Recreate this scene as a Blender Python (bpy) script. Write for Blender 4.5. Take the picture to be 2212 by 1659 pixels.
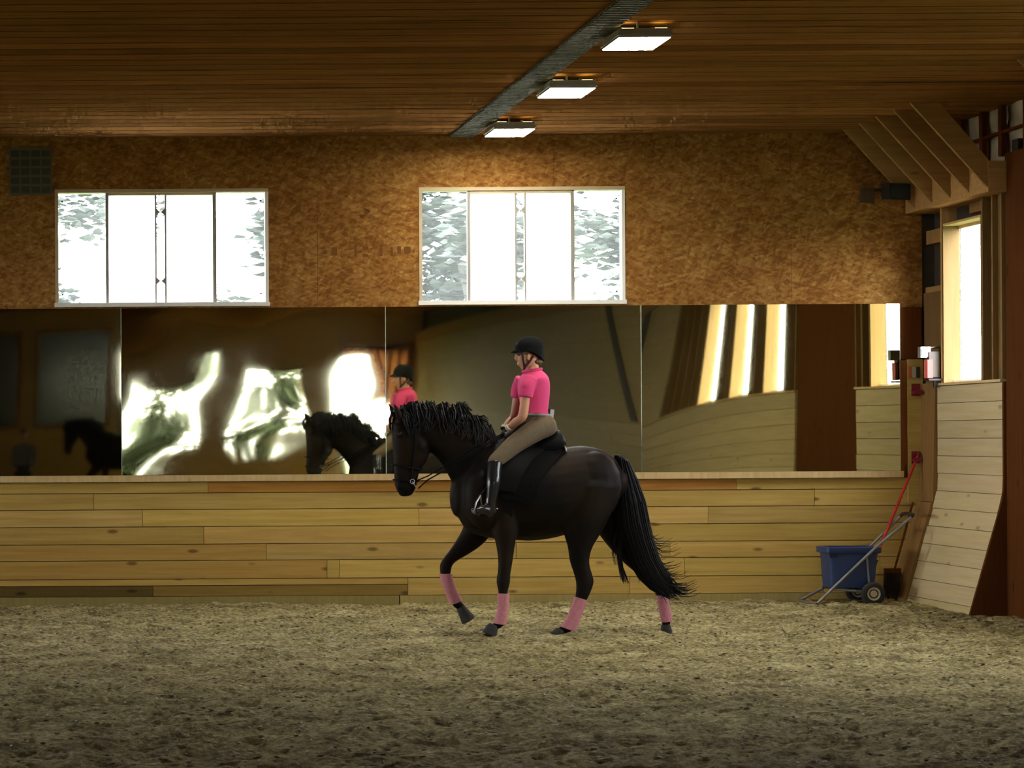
import bpy, bmesh, math, random
import numpy as np
from mathutils import Vector, Matrix, noise as mnoise
random.seed(7); np.random.seed(7)
SC = bpy.context.scene
COL = SC.collection
for _o in list(bpy.data.objects):
    bpy.data.objects.remove(_o)

# ------------------------------------------------------------------ camera, sky, exposure
F, VX, VY, EYE, ROLL = 5400.0, 160.0, 950.0, 1.706, 0.006      # focal length in px, vanishing point of the long walls, eye height, roll
cam_d = bpy.data.cameras.new('camera'); cam = bpy.data.objects.new('camera', cam_d); COL.objects.link(cam)
cam_d.sensor_fit = 'HORIZONTAL'; cam_d.sensor_width = 36.0
cam_d.lens = 36.0 * F / 2212.0
cam_d.shift_x = (1106.0 - VX) / 2212.0
cam_d.shift_y = (VY - 829.5) / 2212.0
cam_d.clip_start = 0.1; cam_d.clip_end = 400
cam.matrix_world = Matrix.Translation((0, 0, EYE)) @ Matrix.Rotation(math.pi / 2, 4, 'X') @ Matrix.Rotation(-ROLL, 4, 'Z')
SC.camera = cam

SKY = 28.0
world = bpy.data.worlds.new('overcast_sky'); SC.world = world
world.use_nodes = True
_bg = world.node_tree.nodes['Background']
_bg.inputs['Color'].default_value = (0.93, 0.97, 1.0, 1); _bg.inputs['Strength'].default_value = SKY

vs = SC.view_settings
vs.view_transform = 'Standard'; vs.look = 'None'; vs.exposure = 0.0; vs.gamma = 1.0; vs.use_curve_mapping = False
SC.display_settings.display_device = 'sRGB'
SC.cycles.max_bounces = 6; SC.cycles.diffuse_bounces = 4; SC.cycles.glossy_bounces = 3
SC.cycles.transparent_max_bounces = 6; SC.cycles.use_adaptive_sampling = True; SC.cycles.adaptive_threshold = 0.12; SC.cycles.adaptive_min_samples = 12; SC.cycles.sample_clamp_indirect = 6.0
SC.cycles.use_denoising = True
SC.cycles.caustics_reflective = False; SC.cycles.caustics_refractive = False

LAMP = 92.0

# room: x to the right, y away from the camera, z up (metres)
XL, XR, YB, YR, ZC = -11.3, 8.73, 25.76, -12.0, 4.82


def P(px, py, y):
    """the point at depth y that the photograph shows at pixel (px, py)"""
    dx, dy = px - VX, VY - py
    return Vector(((dx + ROLL * dy) * y / F, y, EYE + (dy - ROLL * dx) * y / F))


# ------------------------------------------------------------------ object helpers
WM = {}


def put(o, parent=None, loc=None, scale=None, mw=None):
    m = mw if mw is not None else Matrix.Translation(loc or (0, 0, 0))
    if scale is not None:
        m = m @ Matrix.Diagonal((*scale, 1))
    COL.objects.link(o)
    if parent is not None:
        o.parent = parent
        o.matrix_parent_inverse = WM[parent.name].inverted()
    o.matrix_basis = m
    WM[o.name] = m
    return o


def tag(o, label=None, cat=None, group=None, kind=None):
    if label: o['label'] = label
    if cat: o['category'] = cat
    if group: o['group'] = group
    if kind: o['kind'] = kind
    return o


def thing(name, label, cat, loc=(0, 0, 0), group=None, kind=None):
    o = bpy.data.objects.new(name, None)
    o.empty_display_size = 0.1
    put(o, None, loc)
    return tag(o, label, cat, group, kind)


def mesh_obj(name, verts, faces, mat, parent=None, smooth=False):
    me = bpy.data.meshes.new(name)
    me.from_pydata([tuple(v) for v in verts], [], faces)
    me.update()
    if mat: me.materials.append(mat)
    if smooth:
        me.polygons.foreach_set('use_smooth', [True] * len(me.polygons))
    o = bpy.data.objects.new(name, me)
    return put(o, parent)


_cubes = {}


def unit_cube(mat, bev):
    k = (mat.name, bev)
    if k not in _cubes:
        bm = bmesh.new(); bmesh.ops.create_cube(bm, size=1.0)
        me = bpy.data.meshes.new('board_' + mat.name); bm.to_mesh(me); bm.free()
        me.materials.append(mat); _cubes[k] = me
    return _cubes[k]


def box(name, lo, hi, mat, parent=None, color=None):
    """an axis-aligned board between two corners; alike boards share one mesh"""
    lo, hi = Vector(lo), Vector(hi)
    o = bpy.data.objects.new(name, unit_cube(mat, 0))
    put(o, parent, (lo + hi) / 2, hi - lo)
    if color: o.color = (*color, 1)
    return o


class MB:
    """collects shapes for one mesh"""
    def __init__(s): s.v = []; s.f = []

    def add(s, v, f):
        n = len(s.v); s.v += [Vector(p) for p in v]; s.f += [tuple(i + n for i in q) for q in f]; return s

    def box(s, lo, hi, rot=None, at=None):
        lo, hi = Vector(lo), Vector(hi)
        c = [Vector((x, y, z)) for x in (lo.x, hi.x) for y in (lo.y, hi.y) for z in (lo.z, hi.z)]
        if rot is not None: c = [rot @ p for p in c]
        if at is not None: c = [p + Vector(at) for p in c]
        return s.add(c, [(0, 1, 3, 2), (4, 6, 7, 5), (0, 4, 5, 1), (2, 3, 7, 6), (0, 2, 6, 4), (1, 5, 7, 3)])

    def prism(s, poly, off):
        n = len(poly); off = Vector(off)
        v = [Vector(p) for p in poly] + [Vector(p) + off for p in poly]
        f = [tuple(range(n))[::-1], tuple(range(n, 2 * n))] + [(i, (i + 1) % n, n + (i + 1) % n, n + i) for i in range(n)]
        return s.add(v, f)

    def tube(s, pts, r, n=8, closed=False):
        pts = [Vector(p) for p in pts]
        rs = r if isinstance(r, (list, tuple)) else [r] * len(pts)
        v = []; m = len(pts); up = None
        for i, p in enumerate(pts):
            if closed: t = pts[(i + 1) % m] - pts[i - 1]
            else: t = pts[min(i + 1, m - 1)] - pts[max(i - 1, 0)]
            t.normalize()
            if up is None:
                up = Vector((0, 0, 1)) if abs(t.z) < .9 else Vector((0, 1, 0))
            a = t.cross(up).normalized(); b = a.cross(t).normalized(); up = b
            for k in range(n):
                w = 2 * math.pi * k / n
                v.append(p + (a * math.cos(w) + b * math.sin(w)) * rs[i])
        f = []
        for i in range(m if closed else m - 1):
            j = (i + 1) % m
            for k in range(n):
                f.append((i * n + k, i * n + (k + 1) % n, j * n + (k + 1) % n, j * n + k))
        if not closed:
            f.append(tuple(range(n))[::-1]); f.append(tuple(range((m - 1) * n, m * n)))
        return s.add(v, f)

    def lathe(s, prof, origin, axis, n=24):
        """prof: list of (radius, distance along axis)"""
        axis = Vector(axis).normalized(); o = Vector(origin)
        up = Vector((0, 0, 1)) if abs(axis.z) < .9 else Vector((1, 0, 0))
        a = axis.cross(up).normalized(); b = axis.cross(a)
        v = [o + axis * h + (a * math.cos(2 * math.pi * k / n) + b * math.sin(2 * math.pi * k / n)) * r for r, h in prof for k in range(n)]
        m = len(prof)
        f = [(i * n + k, i * n + (k + 1) % n, (i + 1) * n + (k + 1) % n, (i + 1) * n + k) for i in range(m - 1) for k in range(n)]
        f += [tuple(range(n))[::-1], tuple(range((m - 1) * n, m * n))]
        return s.add(v, f)

    def loft(s, secs, n=20, sub=3, cap=0.6):
        """secs: (centre, half-vector u, half-vector v); smooth closed tube with rounded ends"""
        S = [(Vector(c), Vector(u), Vector(v)) for c, u, v in secs]
        if sub > 1 and len(S) > 2:
            T = []
            for i in range(len(S) - 1):
                p0, p1, p2, p3 = S[max(i - 1, 0)], S[i], S[i + 1], S[min(i + 2, len(S) - 1)]
                for k in range(sub):
                    t = k / sub
                    T.append(tuple(0.5 * ((2 * p1[j]) + (p2[j] - p0[j]) * t + (2 * p0[j] - 5 * p1[j] + 4 * p2[j] - p3[j]) * t * t + (3 * p1[j] - p0[j] - 3 * p2[j] + p3[j]) * t ** 3) for j in range(3)))
            T.append(S[-1]); S = T
        def ends(a, b):
            c, u, v = a; d = (c - b[0])
            if d.length < 1e-6: d = u.cross(v)
            d.normalize(); r = min(u.length, v.length) * cap
            return [(c + d * r * math.sin(w), u * math.cos(w), v * math.cos(w)) for w in (0.5, 0.95, 1.3)]
        S = ends(S[0], S[1])[::-1] + S + ends(S[-1], S[-2])
        v = []
        for c, u, w in S:
            for k in range(n):
                t = 2 * math.pi * k / n
                v.append(c + u * math.cos(t) + w * math.sin(t))
        m = len(S)
        f = [(i * n + k, i * n + (k + 1) % n, (i + 1) * n + (k + 1) % n, (i + 1) * n + k) for i in range(m - 1) for k in range(n)]
        f += [tuple(range(n))[::-1], tuple(range((m - 1) * n, m * n))]
        return s.add(v, f)

    def ball(s, c, r, n=14):
        c = Vector(c); r = Vector((r, r, r)) if isinstance(r, (int, float)) else Vector(r)
        v = [c + Vector((0, 0, -r.z))]
        m = n // 2
        for i in range(1, m):
            a = math.pi * i / m
            for k in range(n):
                b = 2 * math.pi * k / n
                v.append(c + Vector((r.x * math.sin(a) * math.cos(b), r.y * math.sin(a) * math.sin(b), -r.z * math.cos(a))))
        v.append(c + Vector((0, 0, r.z)))
        f = [(0, 1 + (k + 1) % n, 1 + k) for k in range(n)]
        for i in range(m - 2):
            for k in range(n):
                f.append((1 + i * n + k, 1 + i * n + (k + 1) % n, 1 + (i + 1) * n + (k + 1) % n, 1 + (i + 1) * n + k))
        top = len(v) - 1; q = 1 + (m - 2) * n
        f += [(q + k, q + (k + 1) % n, top) for k in range(n)]
        return s.add(v, f)

    def build(s, name, mat, parent=None, smooth=False):
        o = mesh_obj(name, s.v, s.f, mat, parent, False)
        me = o.data
        bm = bmesh.new(); bm.from_mesh(me); bmesh.ops.recalc_face_normals(bm, faces=bm.faces); bm.to_mesh(me); bm.free()
        if smooth:
            me.polygons.foreach_set('use_smooth', [True] * len(me.polygons))
            try: me.set_sharp_from_angle(angle=math.radians(50))
            except Exception: pass
        return o

    def fuse(s, name, mat, parent=None, voxel=0.012, it=8, fac=0.5):
        """one continuous skin around all the shapes collected"""
        me = bpy.data.meshes.new(name); me.from_pydata([tuple(p) for p in s.v], [], s.f)
        bm = bmesh.new(); bm.from_mesh(me); bmesh.ops.recalc_face_normals(bm, faces=bm.faces); bm.to_mesh(me); bm.free()
        t = bpy.data.objects.new('tmp_skin', me); COL.objects.link(t)
        r = t.modifiers.new('r', 'REMESH'); r.mode = 'VOXEL'; r.voxel_size = voxel; r.use_smooth_shade = True
        q = t.modifiers.new('s', 'SMOOTH'); q.iterations = it; q.factor = fac
        bpy.context.view_layer.update()
        ev = t.evaluated_get(bpy.context.evaluated_depsgraph_get())
        out = bpy.data.meshes.new_from_object(ev)
        bpy.data.objects.remove(t); bpy.data.meshes.remove(me)
        out.name = name
        out.materials.clear(); out.materials.append(mat)
        out.polygons.foreach_set('use_smooth', [True] * len(out.polygons))
        return put(bpy.data.objects.new(name, out), parent)


# ------------------------------------------------------------------ materials
def nodes_of(name):
    m = bpy.data.materials.new(name); m.use_nodes = True
    nt = m.node_tree
    return m, nt, nt.nodes['Principled BSDF']


def N(nt, t, **kw):
    n = nt.nodes.new(t)
    for k, v in kw.items(): setattr(n, k, v)
    return n


def plain(name, col, rough=0.6, metal=0.0, spec=0.5, emit=None, noise=0.0, nscale=30.0, bump=0.0):
    m, nt, b = nodes_of(name)
    b.inputs['Base Color'].default_value = (*col, 1); b.inputs['Roughness'].default_value = rough
    b.inputs['Metallic'].default_value = metal; b.inputs['Specular IOR Level'].default_value = spec
    if emit:
        b.inputs['Emission Color'].default_value = (*emit[0], 1); b.inputs['Emission Strength'].default_value = emit[1]
    if noise or bump:
        g = N(nt, 'ShaderNodeNewGeometry'); x = N(nt, 'ShaderNodeTexNoise'); x.inputs['Scale'].default_value = nscale; x.inputs['Detail'].default_value = 4
        nt.links.new(g.outputs['Position'], x.inputs['Vector'])
        if noise:
            r = N(nt, 'ShaderNodeMapRange'); r.inputs['From Min'].default_value = .3; r.inputs['From Max'].default_value = .7
            r.inputs['To Min'].default_value = 1 - noise; r.inputs['To Max'].default_value = 1 + noise
            mx = N(nt, 'ShaderNodeMix', data_type='RGBA', blend_type='MULTIPLY'); mx.inputs[0].default_value = 1
            mx.inputs[6].default_value = (*col, 1)
            nt.links.new(x.outputs['Fac'], r.inputs['Value']); nt.links.new(r.outputs[0], mx.inputs[7]); nt.links.new(mx.outputs[2], b.inputs['Base Color'])
        if bump:
            bp = N(nt, 'ShaderNodeBump'); bp.inputs['Strength'].default_value = bump; bp.inputs['Distance'].default_value = 0.01
            nt.links.new(x.outputs['Fac'], bp.inputs['Height']); nt.links.new(bp.outputs[0], b.inputs['Normal'])
    return m


def wood(name, c1, c2, grain='X', rough=0.75, knots=0.5, streak=0.0, spec=0.12):
    """planed softwood: grain along one world axis, knots, tinted by the board's own object colour"""
    m, nt, b = nodes_of(name); L = nt.links.new
    b.inputs['Roughness'].default_value = rough; b.inputs['Specular IOR Level'].default_value = spec
    g = N(nt, 'ShaderNodeNewGeometry'); oi = N(nt, 'ShaderNodeObjectInfo')
    sc = {'X': (0.7, 16, 16), 'Y': (16, 0.7, 16), 'Z': (16, 16, 0.7)}[grain]
    ad = N(nt, 'ShaderNodeVectorMath', operation='ADD'); sh = N(nt, 'ShaderNodeVectorMath', operation='SCALE')
    cb = N(nt, 'ShaderNodeCombineXYZ')
    for i in range(3): L(oi.outputs['Random'], cb.inputs[i])
    L(cb.outputs[0], sh.inputs[0]); sh.inputs['Scale'].default_value = 37.0
    L(g.outputs['Position'], ad.inputs[0]); L(sh.outputs[0], ad.inputs[1])
    mp = N(nt, 'ShaderNodeMapping'); mp.inputs['Scale'].default_value = sc; L(ad.outputs[0], mp.inputs['Vector'])
    n1 = N(nt, 'ShaderNodeTexNoise'); n1.inputs['Scale'].default_value = 1.6; n1.inputs['Detail'].default_value = 6; n1.inputs['Roughness'].default_value = .6; n1.inputs['Distortion'].default_value = .4
    L(mp.outputs[0], n1.inputs['Vector'])
    r1 = N(nt, 'ShaderNodeValToRGB'); r1.color_ramp.elements[0].position = .3; r1.color_ramp.elements[1].position = .72
    r1.color_ramp.elements[0].color = (*c2, 1); r1.color_ramp.elements[1].color = (*c1, 1)
    L(n1.outputs['Fac'], r1.inputs[0])
    # knots
    sk = {'X': (2.2, 6, 6), 'Y': (6, 2.2, 6), 'Z': (6, 6, 2.2)}[grain]
    mk = N(nt, 'ShaderNodeMapping'); mk.inputs['Scale'].default_value = sk; L(ad.outputs[0], mk.inputs['Vector'])
    vo = N(nt, 'ShaderNodeTexVoronoi'); vo.inputs['Scale'].default_value = 0.8; L(mk.outputs[0], vo.inputs['Vector'])
    rk = N(nt, 'ShaderNodeValToRGB'); rk.color_ramp.elements[0].position = .06; rk.color_ramp.elements[1].position = .13
    rk.color_ramp.elements[0].color = (knots, knots, knots, 1); rk.color_ramp.elements[1].color = (0, 0, 0, 1)
    L(vo.outputs['Distance'], rk.inputs[0])
    mk2 = N(nt, 'ShaderNodeMix', data_type='RGBA', blend_type='MIX'); mk2.inputs[7].default_value = (c2[0] * .25, c2[1] * .2, c2[2] * .2, 1)
    L(rk.outputs[0], mk2.inputs[0]); L(r1.outputs[0], mk2.inputs[6])
    # board colour
    mo = N(nt, 'ShaderNodeMix', data_type='RGBA', blend_type='MULTIPLY'); mo.inputs[0].default_value = 1
    L(mk2.outputs[2], mo.inputs[6]); L(oi.outputs['Color'], mo.inputs[7])
    out = mo.outputs[2]
    if streak:
        s2 = {'X': (.55, 22, 22), 'Y': (22, .55, 22), 'Z': (22, 22, .55)}[grain]
        m3 = N(nt, 'ShaderNodeMapping'); m3.inputs['Scale'].default_value = s2; L(ad.outputs[0], m3.inputs['Vector'])
        n3 = N(nt, 'ShaderNodeTexNoise'); n3.inputs['Scale'].default_value = .5; n3.inputs['Detail'].default_value = 1; L(m3.outputs[0], n3.inputs['Vector'])
        r3 = N(nt, 'ShaderNodeValToRGB'); r3.color_ramp.elements[0].position = .70; r3.color_ramp.elements[1].position = .76
        r3.color_ramp.elements[0].color = (0, 0, 0, 1); r3.color_ramp.elements[1].color = (streak,) * 3 + (1,)
        L(n3.outputs['Fac'], r3.inputs[0])
        m4 = N(nt, 'ShaderNodeMix', data_type='RGBA'); m4.inputs[7].default_value = (.01, .006, .003, 1)
        L(r3.outputs[0], m4.inputs[0]); L(out, m4.inputs[6]); out = m4.outputs[2]
    L(out, b.inputs['Base Color'])
    bp = N(nt, 'ShaderNodeBump'); bp.inputs['Strength'].default_value = .25; bp.inputs['Distance'].default_value = .004
    L(n1.outputs['Fac'], bp.inputs['Height']); L(bp.outputs[0], b.inputs['Normal'])
    return m


def osb_mat():
    """oriented strand board: overlapping flakes of several browns"""
    m, nt, b = nodes_of('strand_board'); L = nt.links.new
    b.inputs['Roughness'].default_value = .9; b.inputs['Specular IOR Level'].default_value = .05
    g = N(nt, 'ShaderNodeNewGeometry')
    cols = []
    for i, (ang, sx, sz) in enumerate(((.25, 10, 40), (-.4, 12, 44), (1.1, 16, 36))):
        w = N(nt, 'ShaderNodeTexNoise'); w.inputs['Scale'].default_value = 3.1 + i; L(g.outputs['Position'], w.inputs['Vector'])
        ws = N(nt, 'ShaderNodeVectorMath', operation='SCALE'); ws.inputs['Scale'].default_value = .12; L(w.outputs['Color'], ws.inputs[0])
        av = N(nt, 'ShaderNodeVectorMath', operation='ADD'); L(g.outputs['Position'], av.inputs[0]); L(ws.outputs[0], av.inputs[1])
        mp = N(nt, 'ShaderNodeMapping'); mp.inputs['Rotation'].default_value = (0, ang, 0); mp.inputs['Location'].default_value = (i * 3.3, 0, i * 1.7)
        L(av.outputs[0], mp.inputs['Vector'])
        m2 = N(nt, 'ShaderNodeMapping'); m2.inputs['Scale'].default_value = (sx, 1, sz); L(mp.outputs[0], m2.inputs['Vector'])
        v = N(nt, 'ShaderNodeTexVoronoi'); v.inputs['Scale'].default_value = 1.0; L(m2.outputs[0], v.inputs['Vector'])
        se = N(nt, 'ShaderNodeSeparateColor'); L(v.outputs['Color'], se.inputs[0])
        cols.append(se.outputs[0])
    a1 = N(nt, 'ShaderNodeMath', operation='ADD'); L(cols[0], a1.inputs[0]); L(cols[1], a1.inputs[1])
    a2 = N(nt, 'ShaderNodeMath', operation='ADD'); L(a1.outputs[0], a2.inputs[0]); L(cols[2], a2.inputs[1])
    big = N(nt, 'ShaderNodeTexNoise'); big.inputs['Scale'].default_value = 1.3; big.inputs['Detail'].default_value = 3; L(g.outputs['Position'], big.inputs['Vector'])
    a3 = N(nt, 'ShaderNodeMath', operation='MULTIPLY_ADD'); L(a2.outputs[0], a3.inputs[0]); a3.inputs[1].default_value = .27
    bs = N(nt, 'ShaderNodeMath', operation='MULTIPLY_ADD'); L(big.outputs['Fac'], bs.inputs[0]); bs.inputs[1].default_value = .5; bs.inputs[2].default_value = -.17
    L(bs.outputs[0], a3.inputs[2])
    r = N(nt, 'ShaderNodeValToRGB'); e = r.color_ramp.elements
    e[0].position = .22; e[0].color = (.17, .066, .016, 1); e[1].position = .88; e[1].color = (.42, .24, .08, 1)
    k = e.new(.42); k.color = (.245, .11, .027, 1); k = e.new(.62); k.color = (.30, .15, .040, 1)
    L(a3.outputs[0], r.inputs[0]); L(r.outputs[0], b.inputs['Base Color'])
    bp = N(nt, 'ShaderNodeBump'); bp.inputs['Strength'].default_value = .3; bp.inputs['Distance'].default_value = .004
    L(a2.outputs[0], bp.inputs['Height']); L(bp.outputs[0], b.inputs['Normal'])
    return m


def footing_mat():
    """sand and chopped fibre arena footing"""
    m, nt, b = nodes_of('footing'); L = nt.links.new
    b.inputs['Roughness'].default_value = .9; b.inputs['Specular IOR Level'].default_value = .2
    g = N(nt, 'ShaderNodeNewGeometry')
    n1 = N(nt, 'ShaderNodeTexNoise'); n1.inputs['Scale'].default_value = 26; n1.inputs['Detail'].default_value = 6; n1.inputs['Roughness'].default_value = .75
    n2 = N(nt, 'ShaderNodeTexNoise'); n2.inputs['Scale'].default_value = 2.2; n2.inputs['Detail'].default_value = 4
    L(g.outputs['Position'], n1.inputs['Vector']); L(g.outputs['Position'], n2.inputs['Vector'])
    a = N(nt, 'ShaderNodeMath', operation='MULTIPLY_ADD'); a.inputs[1].default_value = .35; L(n2.outputs['Fac'], a.inputs[0])
    s = N(nt, 'ShaderNodeMath', operation='MULTIPLY'); s.inputs[1].default_value = .9; L(n1.outputs['Fac'], s.inputs[0]); L(s.outputs[0], a.inputs[2])
    r = N(nt, 'ShaderNodeValToRGB'); e = r.color_ramp.elements
    e[0].position = .47; e[0].color = (.075, .053, .018, 1); e[1].position = .80; e[1].color = (.66, .57, .30, 1)
    k = e.new(.62); k.color = (.29, .235, .095, 1)
    L(a.outputs[0], r.inputs[0]); L(r.outputs[0], b.inputs['Base Color'])
    bp = N(nt, 'ShaderNodeBump'); bp.inputs['Strength'].default_value = 1.0; bp.inputs['Distance'].default_value = .03
    L(n1.outputs['Fac'], bp.inputs['Height']); L(bp.outputs[0], b.inputs['Normal'])
    return m


def glass_mat(name, clear=.983, tint=(1, 1, 1), veil=(.9, .95, .93), gloss=.04):
    """a dusty pane: mostly clear, a little diffuse haze, a faint reflection"""
    m, nt, b = nodes_of(name); L = nt.links.new
    nt.nodes.remove(b); out = nt.nodes['Material Output']
    t = N(nt, 'ShaderNodeBsdfTransparent'); t.inputs[0].default_value = (*tint, 1)
    d = N(nt, 'ShaderNodeBsdfTranslucent'); d.inputs[0].default_value = (*veil, 1)
    gl = N(nt, 'ShaderNodeBsdfGlossy'); gl.inputs['Roughness'].default_value = .02
    m1 = N(nt, 'ShaderNodeMixShader'); m1.inputs[0].default_value = 1 - clear; L(t.outputs[0], m1.inputs[1]); L(d.outputs[0], m1.inputs[2])
    m2 = N(nt, 'ShaderNodeMixShader'); m2.inputs[0].default_value = gloss; L(m1.outputs[0], m2.inputs[1]); L(gl.outputs[0], m2.inputs[2])
    L(m2.outputs[0], out.inputs['Surface'])
    return m


M = {}
M['osb'] = osb_mat()
M['kick'] = wood('kick_pine', (.49, .345, .11), (.36, .235, .06), 'X', knots=.75)
M['kick_y'] = wood('side_pine', (.54, .45, .28), (.46, .36, .20), 'Y', knots=.45)
M['ceil'] = wood('ceiling_pine', (.30, .148, .052), (.18, .078, .024), 'X', knots=.3, streak=.9, rough=.95, spec=.0)
M['brown'] = wood('stained_plywood', (.105, .036, .010), (.075, .024, .0065), 'Z', knots=.6, rough=.9, spec=.03)
M['stud'] = wood('stud_pine', (.50, .34, .16), (.38, .23, .09), 'Z', knots=.4)
M['brace'] = wood('brace_pine', (.46, .27, .11), (.34, .18, .06), 'X', knots=.5)
M['cream'] = wood('jamb_pine', (.66, .50, .27), (.54, .38, .18), 'Z', knots=.3)
M['sheath'] = plain('dark_sheathing', (.045, .032, .022), .8, noise=.2, nscale=6)
M['rear'] = wood('rear_pine', (.52, .37, .15), (.40, .25, .08), 'X', knots=.5)
M['footing'] = footing_mat()
M['glass'] = glass_mat('dusty_glass')
M['frost'] = glass_mat('milky_panel', clear=.12, veil=(.95, .97, .97))
M['white'] = plain('white_paint', (.75, .74, .70), .5)
M['beige'] = plain('beige_trim', (.50, .40, .26), .6, noise=.1, nscale=8)
M['greyframe'] = plain('grey_sash', (.30, .28, .25), .5)
M['black'] = plain('black_plastic', (.012, .012, .013), .45)
M['galv'] = plain('galvanised_steel', (.42, .44, .42), .4, .8, noise=.15, nscale=40)
M['ventgrey'] = plain('vent_grey', (.06, .055, .038), .7)
M['strip'] = plain('perforated_steel', (.13, .135, .115), .7, .0, noise=.25, nscale=60)
M['red'] = plain('red_paint', (.42, .015, .012), .4)
M['darkred'] = plain('dark_red_plastic', (.18, .006, .014), .45)
M['plastic_sheet'] = plain('vapour_barrier', (.50, .42, .32), .5, noise=.3, nscale=5, bump=.8)

# ------------------------------------------------------------------ floor
def vnoise(X, Y, cell, seed):
    rs = np.random.RandomState(seed); G = rs.rand(256, 256)
    u, v = X / cell, Y / cell; i, j = np.floor(u).astype(int), np.floor(v).astype(int)
    a, b = u - i, v - j; a, b = a * a * (3 - 2 * a), b * b * (3 - 2 * b)
    g = lambda p, q: G[p % 256, q % 256]
    return (g(i, j) * (1 - a) + g(i + 1, j) * a) * (1 - b) + (g(i, j + 1) * (1 - a) + g(i + 1, j + 1) * a) * b


def sand_height(X, Y):
    h = (vnoise(X, Y, 1.1, 1) - .5) * .045 + (vnoise(X, Y, .33, 2) - .5) * .045 + (vnoise(X, Y, .13, 3) - .5) * .035 + (vnoise(X, Y, .06, 4) - .5) * .028
    return h + .02 * np.clip((X - 6.5) / 2, 0, 1) * np.clip((Y - 22.5) / 2, 0, 1)


floor = tag(MB().box((XL, YR, -.3), (XR + .5, YB + .3, -.06)).build('floor', M['footing']), 'brown sand and fibre footing across the riding arena', None, kind='structure')
nx, ny = 380, 500
gx, gy = np.meshgrid(np.linspace(-1.6, XR + .1, nx), np.linspace(11.0, YB, ny))
gz = sand_height(gx, gy)
vv = np.stack([gx.ravel(), gy.ravel(), gz.ravel()], 1)
ii = np.arange(nx * ny).reshape(ny, nx)
ff = np.stack([ii[:-1, :-1].ravel(), ii[:-1, 1:].ravel(), ii[1:, 1:].ravel(), ii[1:, :-1].ravel()], 1)
sand = mesh_obj('raked_sand', vv.tolist(), [tuple(f) for f in ff.tolist()], M['footing'], floor)
sand['kind'] = 'stuff'
far_sand = MB()
far_sand.box((XL, YR, -.06), (-1.6, YB, 0)).box((-1.6, YR, -.06), (XR + .1, 11, 0))
far_sand.build('level_sand', M['footing'], floor)['kind'] = 'stuff'
M['chip'] = plain('pale_chips', (.58, .54, .44), .6)
M['chipdark'] = plain('dark_clods', (.15, .11, .05), .9)


def scatter(name, n, mat, s0, s1, flat, seed):
    rs = np.random.RandomState(seed); mb = MB()
    x = rs.uniform(-1.2, 8.5, n); y = 12.4 + (25.5 - 12.4) * rs.rand(n); z = sand_height(x, y); s = rs.uniform(s0, s1, n)
    for k in range(n):
        c = Vector((x[k], y[k], z[k] + s[k] * .25)); q = Matrix.Rotation(rs.uniform(0, 6.28), 3, 'Z') @ Matrix.Rotation(rs.uniform(-.5, .5), 3, 'X')
        v = [c + q @ Vector((dx * s[k], dy * s[k] * .6, dz * s[k] * flat)) for dx, dy, dz in ((-1, -1, 0), (1, -.8, 0), (.9, 1, 0), (-.8, .9, 0), (.1, 0, 1), (-.1, 0, -1))]
        mb.add(v, [(0, 1, 4), (1, 2, 4), (2, 3, 4), (3, 0, 4), (1, 0, 5), (2, 1, 5), (3, 2, 5), (0, 3, 5)])
    o = mesh_obj(name, mb.v, mb.f, mat, floor); o['kind'] = 'stuff'


scatter('pale_footing_chips', 2300, M['chip'], .005, .014, .6, 5)
scatter('dark_footing_clods', 2400, M['chipdark'], .008, .022, .4, 6)

# ------------------------------------------------------------------ ceiling
ceiling = tag(MB().box((XL, YR, ZC + .03), (XR + .4, YB + .3, ZC + .2)).build('ceiling', M['sheath']), 'dark brown pine board ceiling running across the arena', None, kind='structure')
rt = random.Random(3)
bw = .292
y = YB
k = 0
while y > 16.9:
    t = rt.uniform(.72, 1.22)
    box('plank', (XL, y - bw + .028, ZC), (XR + .2, y, ZC + .028), M['ceil'], ceiling, (t, t * rt.uniform(.93, 1.0), t * .95))
    y -= bw; k += 1
mb = MB()
while y > YR:
    mb.box((XL, y - bw + .014, ZC), (XR + .2, y, ZC + .028)); y -= bw
mb.build('planking', M['ceil'], ceiling)['kind'] = 'stuff'
strip = MB()
strip.box((3.88, 14.0, ZC - .012), (4.13, YB, ZC - .002))
yy = 14.0
while yy < YB - .05:
    strip.box((3.88, yy, ZC - .026), (4.13, yy + .03, ZC - .012)); yy += .075
strip.build('vent_strip', M['strip'], ceiling)['label'] = 'grey ribbed metal vent strip'

# ------------------------------------------------------------------ back wall
W1 = (P(119, 530, YB).x, P(580, 530, YB).x); W2 = (P(905, 530, YB).x, P(1350, 530, YB).x)
ZW0, ZW1 = 3.085, 4.285


def wall_with_holes(name, x0, x1, z0, z1, holes, y0, y1, mat, parent=None):
    mb = MB(); c = x0
    for a, b, p, q in sorted(holes):
        a, b = max(a, x0), min(b, x1)
        if b <= a: continue
        if a > c: mb.box((c, y0, z0), (a, y1, z1))
        if p > z0: mb.box((a, y0, z0), (b, y1, p))
        if q < z1: mb.box((a, y0, q), (b, y1, z1))
        c = b
    if c < x1: mb.box((c, y0, z0), (x1, y1, z1))
    return mb.build(name, mat, parent)


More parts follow.
